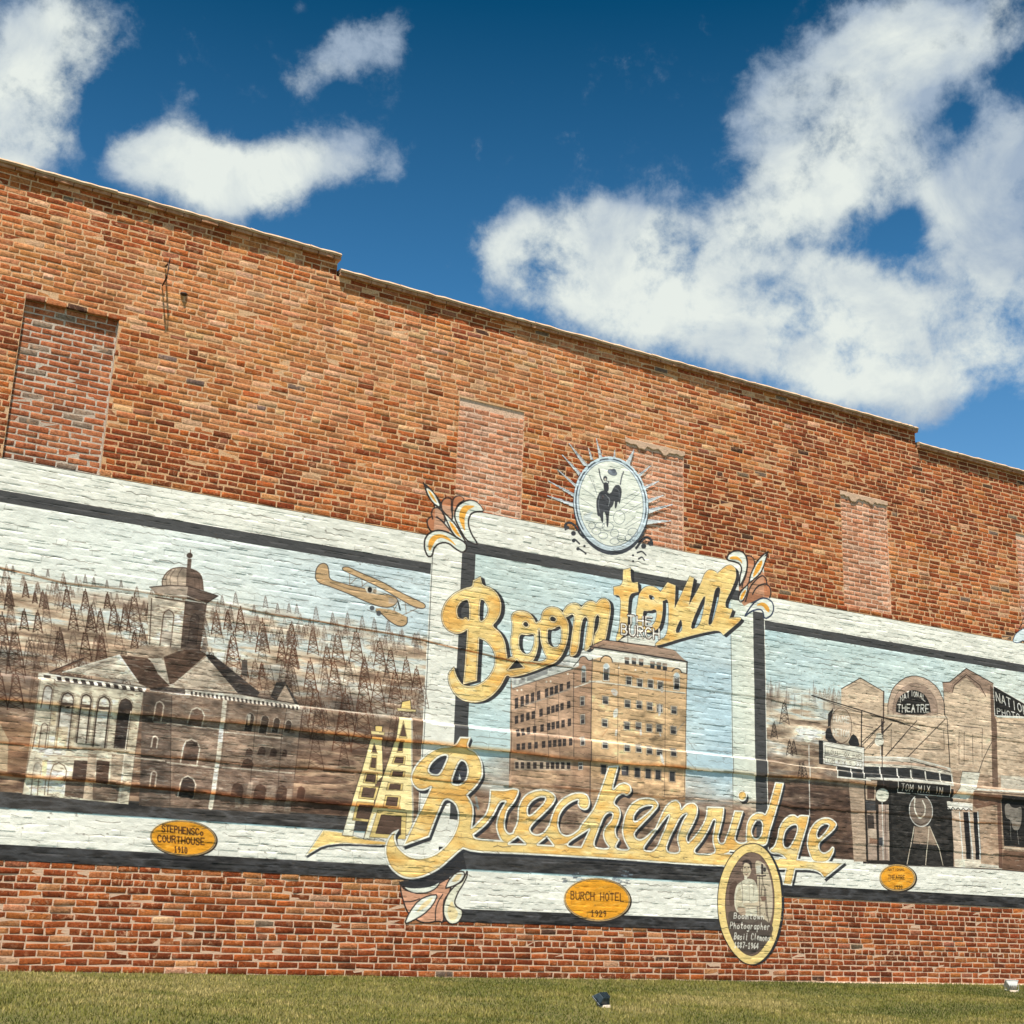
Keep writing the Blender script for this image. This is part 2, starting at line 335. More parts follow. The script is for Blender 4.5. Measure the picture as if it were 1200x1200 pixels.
region_noise(XL, 1.5, 6.82, 2.6, BR2, 37, 22, 6, .85, fade_top=.7, ids=[E_SCENE_L])
region_noise(XL, .955, 6.82, 1.85, BR2, 41, 20, 6, 1, fade_top=.3, ids=[E_SCENE_L])
region_noise(7.40, .7, 11.25, 1.75, BR2, 43, 20, 5, 1, fade_top=.5, ids=[E_SCENE_C])
region_noise(11.25, .7, 11.63, 1.6, BR2, 47, 20, 3, .95, fade_top=.3)
region_noise(11.82, 1.9, XR, 3.1, BR1, 51, 20, 6, .9, fade_top=.35, ids=[E_SCENE_R])
region_noise(11.82, 1.5, XR, 2.4, BR2, 53, 20, 6, .85, fade_top=.5, ids=[E_SCENE_R])
region_noise(11.82, .86, XR, 1.83, BR3, 57, 20, 5, 1, fade_top=.12, ids=[E_SCENE_R])
# blackish scumble on the dark bands
for b, sd in (((XL, .80, 6.82, .955), 61), ((XL, .325, 7.1, .47), 62), ((7.1, .465, 11.8, .70), 63), ((7.1, -.1, 11.8, .04), 64), ((12.0, .345, XR, .49), 65)):
    region_noise(*b, [(34, 34, 36), (62, 60, 60), (84, 84, 88), (48, 46, 46)], sd, 12, 4, .75)
rect(7.1, .452, 11.7, .475, (120, 170, 184), .5); rect(XL, .79, 6.9, .808, (120, 170, 184), .5)

# small oil derricks
def derrick(px, pb, h, col=(118, 78, 58), a=.85, w=1.0):
    w *= 1.25; col = tuple(int(q * .82) for q in col); a = min(a * 1.1, 1)
    lean = -h * .02
    b = h * .24; t = h * .07
    L = lambda f: np.array([px - b + (b - t) * f, pb - h * f]); R = lambda f: np.array([px + b - (b - t) * f + lean * f, pb + h * .04 - h * f])
    line([L(0), L(1)], w, col, a); line([R(0), R(1)], w, col, a)
    n = 4 if h < 26 else 5
    fs = [i / n for i in range(n + 1)]
    for i in range(n):
        line([L(fs[i]), R(fs[i + 1])], w * .7, col, a * .8); line([R(fs[i]), L(fs[i + 1])], w * .7, col, a * .8); line([L(fs[i + 1]), R(fs[i + 1])], w * .7, col, a * .7)
    line([[px, pb - h], [px, pb - h * 1.13]], w, col, a)
def dlist(s, x0, y0, k, **kw):
    for p in s.split():
        x, y, h = [float(v) for v in p.split(',')]; derrick(x0 + x / k, y0 + y / k, h / k, **kw)
REDB = (122, 74, 52)
dlist('90,200,55 230,215,50 335,215,45 535,262,45 598,262,55 658,280,55 750,290,45 850,290,45', 0, 640, 6, col=(150, 135, 128), a=.6, w=.8)
dlist('65,420,140 180,360,95 245,400,70 300,430,105 15,690,200 170,590,130 265,605,135 470,440,135 600,450,130 515,590,150 640,600,165 705,600,140 755,440,100 800,590,175 880,600,165 945,600,240 1045,490,85 945,720,110 110,900,290 420,810,210 600,800,190 715,800,160 110,1150,250 0,1130,220', 0, 640, 6, col=(112, 76, 60), a=.9, w=1.05)
dlist('660,425,70 755,410,75 965,435,75 885,480,60 1050,470,60 1130,470,60 1185,475,60', 150, 640, 6, col=(150, 130, 122), a=.6, w=.8)
dlist('620,620,150 700,585,120 790,605,160 740,860,230 945,745,210 1080,820,150 1150,700,150 1160,860,150 820,920,110 940,930,100', 150, 640, 6, col=REDB, a=.9, w=1.05)
dlist('600,590,70 690,610,60 770,610,60 850,640,70 915,640,60 990,650,60 1060,735,90 1150,750,90', 240, 600, 4.615, col=(150, 130, 122), a=.6, w=.8)
dlist('585,770,130 660,840,110 720,820,160 820,820,170 945,830,130 1005,880,130 1090,930,130 1145,970,120 570,960,150 700,990,170 865,960,150 935,1080,190 860,1100,200 1030,1030,160 600,1160,200 760,1180,200 850,1290,260 740,1290,220 470,840,170', 240, 600, 4.615, col=REDB, a=.85, w=1.0)
dlist('600,560,180 750,540,120 570,230,130 640,330,120', 240, 780, 4.615, col=(104, 70, 56), a=.6, w=1.0)
rd = random.Random(12)
for i in range(150):
    px = rd.uniform(0, 497); py = 700 + px * .16 + rd.random() ** 1.2 * 120; derrick(px, py, 12 + (py - 690 - px * .16) * .2 + rd.uniform(0, 8), rd.choice([(120, 84, 66), (100, 74, 62), (140, 110, 94)]), rd.uniform(.4, .8), .75)
for i in range(130):
    px = rd.uniform(0, 497); py = 676 + px * .155 + rd.random() * 26; derrick(px, py, rd.uniform(8, 15), rd.choice([(176, 150, 134), (160, 132, 116), (140, 108, 92)]), rd.uniform(.4, .75), .6)
for i in range(26):   # the scene goes on left of the photograph
    derrick(random.uniform(-230, -10), 690 + random.random() * 200, random.uniform(14, 32), REDB, .8, 1.1)
# faint ones on the right hillside
for i in range(26):
    x = 898 + random.random() ** 1.4 * 95; y = 815 + random.random() * 22 + (x - 898) * .12; h = random.uniform(14, 26)
    line([[x, y], [x, y - h]], .9, (118, 98, 90), .65); line([[x - 2, y], [x - .5, y - h * .8]], .6, (118, 98, 90), .5); line([[x + 2, y], [x + .5, y - h * .8]], .6, (118, 98, 90), .5)
for x, y, h in ((919, 848, 24), (907, 865, 17), (925, 885, 16), (930, 884, 15), (937, 910, 14), (941, 911, 16)): derrick(x, y, h, (74, 60, 56), .9)
for i in range(9):
    x = 955 + i * 5.5; derrick(x, 818 + (x - 955) * .16, random.uniform(9, 14), (170, 140, 120), .5, .8)

# ---------------- courthouse
def court():
    c = E_COURT; T = lambda s: fr(s, 0, 640, 6); Q = lambda s: fr(s, 20, 780, 6.667); Rr = lambda s: fr(s, 150, 640, 6); S2 = lambda s: fr(s, 180, 790, 6.316)
    DK = (62, 48, 44); CRM = (206, 196, 172); TAN = (190, 172, 150); BRN = (128, 98, 82); LT = (196, 184, 168)
    # side body
    fill(S2('-80,130 1090,265 1010,1035 -90,975'), (150, 122, 104), eid=c)
    fill(S2('-80,130 130,165 120,980 -110,970'), (122, 100, 88), eid=c)
    region = S2('150,620 1050,700 1010,1035 120,985'); fill(region, (120, 90, 76), .45)
    fill(S2('545,215 760,240 720,700 480,680'), (156, 124, 104), .7); fill(S2('980,255 1090,268 1070,480 950,470'), (150, 130, 116), .8)
    for s in ('0,355 500,410', '100,655 460,695', '520,430 950,475', '510,690 1040,735'): line(S2(s), 2.0, LT, .85); 
    for s in ('0,372 500,427', '100,672 460,712'): line(S2(s), .9, DK, .6)
    for s in ('770,215 745,440 700,980', '980,255 945,470 910,960', '1095,265 1075,480 1040,780', '130,165 120,980'): line(S2(s), .9, DK, .6)
    def arch(F, x0, y0, x1, y1, fc, oc=LT, ow=1.5, sk=-.12, a=.95):
        w = x1 - x0; p = [(x0 + sk * (y1 - y0), y1), (x0, y0 + w * .5), (x0 + w * .15, y0 + w * .15), (x0 + w / 2, y0), (x1 - w * .15, y0 + w * .2), (x1, y0 + w * .55), (x1 + sk * (y1 - y0), y1 + w * .12)]
        P = F(' '.join('%.1f,%.1f' % q for q in p)); fill(P, fc, a); line(P, ow, oc, .9)
    for q in ((10, 205, 70, 340), (262, 250, 370, 378), (218, 482, 340, 655), (195, 755, 308, 905), (-10, 460, 30, 540), (-20, 720, 20, 830)): arch(S2, *q, (122, 92, 78) if q[1] != 755 else (70, 56, 52), LT, 1.8)
    fill(S2('200,868 300,878 292,915 196,905'), (62, 56, 56)); fill(S2('240,500 325,505 315,540 235,540'), (84, 66, 58)); fill(S2('225,590 320,600 315,650 220,640'), (84, 66, 58))
    for q in ((682, 288, 742, 420), (790, 305, 850, 440), (882, 322, 932, 430), (970, 340, 1018, 430)): arch(S2, *q, (88, 72, 64), (176, 160, 144), 1.2)
    fill(S2('690,300 715,300 705,380 690,380'), (200, 196, 186), .8)
    for q in ((680, 545, 735, 610), (770, 535, 830, 600), (860, 545, 915, 610), (950, 555, 990, 610), (650, 620, 740, 690)): arch(S2, *q, (92, 66, 54), (150, 124, 108), .9)
    for q in ((572, 800, 665, 905), (740, 810, 835, 925), (908, 818, 990, 935), (1060, 830, 1120, 920)): arch(S2, *q, (98, 66, 52), (140, 110, 94), .9)
    fill(S2('600,905 640,905 640,985 600,985'), (170, 150, 130), .6); fill(S2('700,800 735,800 700,990 660,985'), (172, 150, 132), .6); fill(S2('840,820 905,825 880,1000 800,1000'), (168, 146, 128), .55); fill(S2('985,850 1020,850 1010,1020 960,1015'), (172, 150, 132), .5)
    line(S2('522,205 480,600 420,988'), 6.2, (214, 206, 188)); line(S2('548,212 505,600 448,990'), .9, (120, 100, 86), .8)
    # roofs behind
    fill(Rr('140,690 0,750 -40,800 240,800 330,965 560,770 500,730 340,700'), (172, 146, 124), eid=c); 
    fill(Rr('250,780 460,700 550,762 330,962 290,972'), (112, 80, 64), eid=c); fill(Rr('-5,770 140,790 290,985 150,1000 60,960'), (108, 76, 60), eid=c)
    fill(Rr('140,790 240,790 290,985 200,880'), (196, 186, 172)); 
    # gable on the side
    fill(Rr('545,790 330,965 300,1010 780,1045 760,960'), (188, 168, 148), eid=c); line(Rr('330,962 545,790 780,1000'), 1.6, LT)
    fill(Rr('540,762 600,768 925,1030 905,1062 775,1040 560,790'), (74, 66, 66), eid=c); line(Rr('610,900 700,930'), .7, DK, .5)
    fill(Rr('1000,1060 1040,960 1105,955 1195,1110 1160,1120 1110,1000 1050,1085'), (82, 74, 72), eid=c); fill(Rr('1105,975 1045,1082 1170,1105'), (186, 160, 138), eid=c)
    fill(Rr('800,800 838,800 838,920 795,905'), (96, 84, 80), eid=c); fill(Rr('530,650 555,650 550,750 515,745'), (150, 130, 118), eid=c)
    # side cornice
    fill(Rr('160,985 420,1010 770,1045 1200,1115 1200,1150 770,1095 410,1050 150,1020'), (206, 200, 188), eid=c); fill(Rr('160,985 400,1008 400,1045 150,1018'), (92, 82, 80))
    for i in range(26):
        x = 440 + i * 29.5; y = 1030 + (x - 440) * .143; fill(Rr('%f,%f %f,%f %f,%f %f,%f' % (x, y - 10, x + 15, y - 8, x + 14, y + 22, x - 1, y + 20)), (74, 66, 64), .9)
    line(Rr('160,985 780,1040 1200,1112'), 1.2, DK, .8)
    # dome and tower
    fill(Rr('140,345 405,385 370,722 140,700'), (204, 190, 170), eid=c); fill(Rr('400,385 555,405 500,752 370,722'), (112, 90, 80), eid=c)
    for yy in range(420, 720, 34): line(Rr('150,%d 400,%d' % (yy, yy + 30)), .7, (120, 92, 76), .55); line(Rr('400,%d 540,%d' % (yy + 25, yy + 32)), .7, (60, 46, 42), .5)
    for s in ('405,390 372,722', '545,405 500,750', '165,370 150,690'): line(Rr(s), 1.2, (104, 76, 62))
    arch(Rr, 248, 450, 322, 700, (196, 186, 172), (104, 74, 58), 1.4, -.1); line(Rr('245,500 322,505'), 1, (80, 60, 52)); line(Rr('238,600 312,610'), 1, (80, 60, 52)); fill(Rr('240,600 312,608 305,680 232,675'), (150, 136, 124), .8)
    arch(Rr, 440, 478, 500, 690, (88, 70, 64), (70, 54, 48), 1, -.1)
    fill(Rr('236,285 242,235 262,195 305,160 370,150 440,160 495,185 520,225 528,312 440,296 300,285'), (176, 152, 132), eid=c, sm=1)
    fill(Rr('410,158 440,160 495,185 520,225 528,312 440,296 405,290'), (116, 90, 78), sm=0)
    for s in ('300,285 290,220 330,165', '350,283 345,210 380,155', '272,283 262,225 305,165', '470,300 465,220 440,165', '500,305 500,235 455,170'): line(Rr(s), .8, (96, 72, 62), .7, sm=1)
    line(Rr('240,285 238,240 262,195 305,160 370,150 440,160 495,185 520,225 528,312'), 1.2, (104, 76, 64), sm=1)
    fill(Rr('412,160 418,90 445,92 440,165'), (138, 112, 98), eid=c); fill(ell(150 + 432 / 6, 640 + 68 / 6, 3.6, 3.2), (112, 88, 78), eid=c); line(Rr('436,60 438,28'), 1, (96, 72, 62))
    fill(Rr('150,290 290,278 420,285 632,352 545,406 410,372 195,342'), (172, 150, 134), eid=c); fill(Rr('420,285 632,352 545,406 410,372'), (124, 98, 88)); line(Rr('150,290 290,278 420,285 632,352 545,406'), 1.3, DK, .8); line(Rr('195,345 410,352 545,405'), 1.6, (228, 224, 212), .8)
    for k in range(4): line(Rr('430,%d 590,%d' % (305 + k * 18, 352 + k * 13)), .7, (88, 68, 60), .5)
    line(Rr('195,360 410,395'), 2.2, (96, 66, 48), .8)
    # front block
    fill(Q('175,95 290,105 985,205 870,1085 40,1005'), CRM, eid=c); fill(Q('165,60 270,62 290,110 160,105'), (204, 198, 184), eid=c)
    fill(Q('250,62 1015,172 990,212 300,125'), (216, 212, 198), eid=c)
    for i in range(11):
        x = 308 + i * 63; y = 86 + (x - 308) * .136; fill(Q('%f,%f %f,%f %f,%f %f,%f' % (x, y, x + 36, y + 5, x + 40, y + 38, x + 6, y + 33)), (66, 56, 54))
    line(Q('250,62 1015,172'), 1.1, DK, .8); line(Q('290,112 300,125 990,212'), 1.0, DK, .7); fill(Q('205,72 260,78 262,100 208,96'), (80, 72, 70))
    fill(T('440,888 838,768 970,955'), (196, 184, 166), eid=c); line(T('440,888 838,768 970,955'), 1.7, (222, 218, 206)); line(T('560,900 720,820 830,800'), .8, (120, 100, 90), .6)
    fill(T('838,768 1052,800 1195,985 1060,1005 970,955'), (104, 74, 60), eid=c); fill(T('1060,800 1150,800 1195,985 1110,900'), (184, 174, 160)); line(T('838,768 970,955'), 1.6, (220, 214, 200))
    fill(T('345,888 590,790 600,796 400,890'), (120, 90, 74)); line(T('345,888 590,788'), 1.5, DK, .9); line(T('215,885 345,892'), 1, LT, .8)
    for x0, y0, x1, y1, fc in ((345, 215, 440, 640, (200, 196, 188)), (500, 228, 575, 600, (206, 198, 180)), (630, 245, 722, 630, (208, 202, 186)), (795, 262, 892, 640, (74, 62, 60))):
        arch(Q, x0, y0, x1, y1, fc, (84, 62, 52), 2.0, -.1); 
        arch(Q, x0 - 12, y0 - 16, x1 + 14, y1, CRM, (128, 104, 88), .8, -.1, 0)
        fill(Q('%d,%d %d,%d %d,%d %d,%d' % (x0 + 2, y0 + 75, x1 - 2, y0 + 82, x1 - 4, y0 + 105, x0, y0 + 98)), (84, 66, 58), .85)
    fill(Q('380,320 410,320 405,335 385,335'), (50, 50, 54)); fill(Q('440,250 490,260 440,640 400,640'), (196, 180, 150), .7); fill(Q('745,300 790,300 750,650 700,640'), (208, 196, 168), .8); fill(Q('900,300 960,320 920,690 850,690'), (208, 194, 164), .8)
    fill(Q('310,480 400,480 380,650 290,640'), (206, 176, 126), .6); fill(Q('270,350 310,350 300,470 260,470'), (206, 176, 126), .5)
    arch(Q, 205, 160, 272, 330, (192, 190, 186), (110, 86, 74), 1.3); arch(Q, 190, 450, 240, 640, (190, 180, 160), (110, 86, 74), 1.1); line(Q('150,480 120,650'), 1, (90, 70, 62))
    fill(Q('445,740 552,745 535,905 425,890'), (98, 72, 62)); fill(Q('620,740 722,750 705,930 610,915'), (108, 76, 60)); fill(Q('555,690 622,690 590,1050 515,1040'), (190, 164, 138)); fill(Q('740,690 840,700 800,940 720,930'), (176, 154, 130))
    fill(Q('380,890 530,905 515,1040 370,1020'), (104, 80, 68), .85); fill(Q('590,920 800,945 780,1065 590,1050'), (124, 92, 76), .8)
    fill(Q('420,640 570,600 560,690 430,690'), (190, 188, 172), .9); fill(Q('220,650 380,655 380,700 220,690'), (214, 208, 196)); line(Q('210,700 560,720'), 1.2, (120, 94, 78), .7)
    arch(Q, 265, 760, 385, 890, (186, 178, 158), (112, 86, 72), 1.2); arch(Q, 130, 760, 190, 850, (180, 172, 156), (140, 116, 98), .8); fill(Q('195,740 235,740 225,880 190,880'), (206, 170, 110), .7)
    line(Q('885,360 830,760 798,1075'), 1.4, (236, 224, 204)); line(Q('845,715 1150,745'), 1.6, (206, 194, 176))
    for x in (110, 160, 215, 240): line(Q('%d,890 %d,1010' % (x + 8, x - 2)), .9, (84, 62, 52), .8)
    for s in ('180,105 95,690 40,1005', '290,110 235,650', '985,205 870,1080'): line(Q(s), .9, (120, 96, 82), .7)
    fill(fr('-10,835 45,850 30,905 -10,900', 0, 0), (160, 116, 82), .4)
    fill(fr('-20,860 0,848 10,868 8,905 -20,900'), (196, 178, 150), .7); fill(fr('2,840 20,838 30,852 2,856'), (150, 118, 96), .6)
court()

# ---------------- hotel
def hotel():
    c = E_HOTEL; V = lambda s: fr(s, 590, 740, 6); X = lambda s: fr(s, 690, 740, 6)
    DK = (58, 52, 52)
    fill(V('50,325 620,105 616,1450 30,1350'), (188, 148, 120), eid=c)
    fill(V('490,270 620,200 608,1400 480,1400'), (176, 134, 106), .8)
    fill(X('20,110 690,215 678,1010 668,1500 10,1450'), (216, 174, 126), eid=c)
    region_noise(8.0, .70, 11.0, 2.0, [(150, 112, 86), (190, 148, 112), (128, 92, 70), (206, 166, 124)], 71, 18, 4, .8, fade_top=.9, ids=[c]); region_noise(8.0, .70, 10.62, 1.62, BR2, 72, 18, 4, .95, fade_top=.5, ids=[c])
    # cornice side
    fill(V('50,325 620,105 622,195 500,258 60,400'), (208, 212, 208)); line(V('50,325 620,105'), 1.6, DK); line(V('60,402 490,265'), 1.3, (120, 110, 104))
    fill(V('165,322 310,268 308,300 165,352'), (150, 152, 154)); fill(V('105,345 150,325 150,358 105,372'), (160, 160, 160)); fill(V('335,250 465,195 465,232 335,285'), (184, 188, 188))
    for x in (70, 320, 360): fill(V('%d,%d %d,%d %d,%d %d,%d' % (x, 350 - (x - 60) * .38, x + 18, 343 - (x - 60) * .38, x + 18, 372 - (x - 60) * .38, x, 380 - (x - 60) * .38)), (170, 172, 174))
    fill(V('528,205 540,182 560,175 585,190 600,205 610,200 610,290 528,290'), (180, 138, 112)); line(V('490,245 528,205 535,185 555,175 578,182 590,205 622,205'), 1.4, DK, sm=1)
    # roof + cornice front
    fill(X('20,110 100,62 480,105 600,132 660,192 690,215'), (168, 136, 116), eid=c)
    fill(X('20,112 690,218 688,295 642,288 600,255 160,215 90,180 20,200'), (226, 226, 216))
    for cx, cy, r in ((120, 208, 42), (615, 290, 34)):
        P = fr(' '.join('%f,%f' % (cx + r * math.cos(t) * 1.0, cy + 6 - r * math.sin(t)) for t in np.linspace(-.1, math.pi + .1, 14)), 690, 740, 6); fill(P, (216, 174, 126)); line(P, 1.7, DK)
    fill(X('20,205 80,212 160,220 580,285 690,300 690,330 20,240'), (216, 174, 126)); line(X('20,202 80,212'), 1.1, DK); line(X('160,218 585,285'), 1.1, (110, 98, 92), .8); line(X('645,290 688,298'), 1.2, DK)
    line(X('5,108 340,158 688,214 686,295'), 2.6, DK); line(X('100,62 480,105'), 1.0, DK, .8); line(V('620,105 660,62 700,60'), 1.2, DK)
    def win(F, x, y, w, h, fc=(56, 56, 60), sur=(226, 216, 196), sash=True, sk=.10):
        q = lambda a, b, e, g: F('%f,%f %f,%f %f,%f %f,%f' % (a, b, e, b + (e - a) * sk, e, g + (e - a) * sk, a, g))
        if sur: fill(q(x - w / 2 - 5, y - h / 2 - 6, x + w / 2 + 5, y + h / 2 + 6), sur); line(np.vstack([q(x - w / 2 - 6, y - h / 2 - 7, x + w / 2 + 6, y + h / 2 + 7)]), .7, (96, 78, 66), .6, closed=True)
        fill(q(x - w / 2, y - h / 2, x + w / 2, y + h / 2), fc)
        if sash: fill(q(x - w / 2, y - 4, x + w / 2, y), (206, 204, 196), .9); fill(q(x - w / 2, y - h / 2, x + w / 2, y - 5), (132, 124, 118), .75)
    for x, y in ((265, 205), (315, 209), (365, 217), (445, 234), (490, 240), (532, 247)): win(X, x, y, 30, 48, sur=None); fill(X('%d,%d %d,%d %d,%d %d,%d' % (x - 17, y - 22, x + 17, y - 18, x + 17, y - 2, x - 17, y - 6)), (190, 160, 140), .9)
    for x, y in ((120, 290), (615, 355)):
        fill(ell(690 + x / 6, 740 + (y - 38) / 6, 3.9, 4.6), (226, 226, 220)); win(X, x, y + 10, 34, 84, sur=(226, 222, 208)); fill(ell(690 + x / 6, 740 + (y - 42) / 6, 2.6, 3.2), (190, 206, 214))
    for x, y in ((280, 345), (357, 362), (432, 368), (500, 378)): win(X, x, y, 34, 54)
    line(X('0,350 150,366 340,392 520,418 675,434'), 1.9, (232, 226, 210)); line(X('0,358 150,374 340,400 520,426 675,441'), .8, (120, 96, 80), .8)
    cols = (115, 270, 352, 427, 497, 597)
    for r, ys in enumerate(((483, 507, 515, 525, 540, 552), (642, 662, 665, 678, 680, 693), (795, 816, 822, 834, 846, 850), (970, 978, 992, 1000, 1008, 1018))):
        for x, y in zip(cols, ys): win(X, x - r * 4, y, 36, 50 if r < 3 else 66, sur=(214, 196, 168) if r < 3 else (176, 150, 124), sash=(r < 3))
    win(X, 245, 980, 34, 60, (80, 76, 84), None)
    # side windows
    for (x0, y0, x1, y1), h0, h1, xs in (((90, 505, 455, 380), 74, 52, (90, 130, 165, 203, 245, 302, 337, 370, 405, 455)), ((90, 622, 460, 515), 56, 50, (90, 130, 170, 208, 262, 314, 346, 376, 410, 457)),
            ((97, 715, 462, 640), 50, 52, (97, 133, 173, 218, 270, 316, 348, 380, 417, 462)), ((97, 813, 465, 778), 44, 52, (97, 133, 177, 222, 275, 318, 353, 389, 421, 465)), ((93, 942, 457, 945), 46, 46, (93, 132, 176, 219, 266, 309, 343, 378, 415, 456))):
        if y1 == 945: fill(V('75,905 470,912 470,978 75,975'), (190, 168, 146), .8)
        for i, x in enumerate(xs):
            t = (x - x0) / (x1 - x0); y = y0 + (y1 - y0) * t; h = h0 + (h1 - h0) * t; sl = (y1 - y0) / (x1 - x0)
            fill(V('%f,%f %f,%f %f,%f %f,%f' % (x - 12, y - h / 2 - 12 * sl, x + 12, y - h / 2 + 12 * sl, x + 12, y + h / 2 + 12 * sl, x - 12, y + h / 2 - 12 * sl)), (62, 54, 54)); line(V('%f,%f %f,%f' % (x - 12, y, x + 12, y + 24 * sl)), .5, (150, 120, 104), .8)
    for s in ('65,555 300,470 495,385', '120,520 260,480', '300,462 470,408'): line(V(s), 1.0, (150, 146, 142), .7)
    for x, y, h in ((562, 325, 75), (553, 492, 56), (555, 620, 60), (550, 775, 52), (541, 948, 44)): win(V, x, y, 24, h, (64, 60, 64), (198, 186, 172), sk=-.1)
    line(V('500,395 560,375 620,352 690,350'), 1.7, (222, 218, 206)); fill(ell(590 + 562 / 6, 740 + 265 / 6, 2.8, 4), (180, 190, 192))
    for s, w in (('228,355 225,470 210,850', .8), ('305,480 310,900', .6), ('385,430 390,900', .6), ('492,290 490,600 487,882', 1.1), ('622,190 615,600 605,1170', 1.5), ('50,325 52,700 40,1000', 1.0)): line(V(s), w, DK, .8)
    for s, w in (('205,230 203,600 195,930', .9), ('538,270 535,700 530,1150', .9), ('688,215 682,600 670,1130', 1.1), ('350,430 352,560', .5)): line(X(s), w, (84, 66, 58), .8)
    for i, (x, y) in enumerate(((210, 255), (325, 272), (405, 290), (95, 415), (125, 412), (300, 355), (330, 352), (450, 300))): fill(ell((690 if i < 3 else 590) + x / 6, 740 + y / 6, 1.1, 1.1), (240, 226, 206))
    # peeled spots and drips
    for s, cc in (('150,415 175,400 205,425 190,460 165,445', (206, 206, 204)), ('170,560 190,540 205,545 200,600 170,610', (212, 214, 210)), ('185,690 200,690 195,740 180,735', (206, 206, 204)), ('490,500 510,520 505,590 485,600', (198, 198, 200)), ('355,680 370,690 372,730 358,735', (206, 206, 206)), ('490,700 510,730 500,745', (206, 208, 208)), ('490,850 515,880 528,950 500,920', (206, 208, 210)), ('500,390 525,395 520,435 505,430', (190, 180, 170))): fill(X(s), cc, .85, sm=1)
    for s in ('60,400 200,395', '70,440 180,430', '300,670 370,690', '310,740 440,735', '90,740 130,690'): line(X(s), 1.6, (186, 112, 62), .35)
    line(X('250,300 345,320'), 3, (176, 104, 48), .55, sm=1); line(X('450,330 575,345'), 4, (190, 112, 44), .6, sm=1)
    for s in ('680,740 740,830', '680,900 745,970', '610,710 670,640'): line(X(s), 1.8, (150, 152, 154), .5)
hotel()

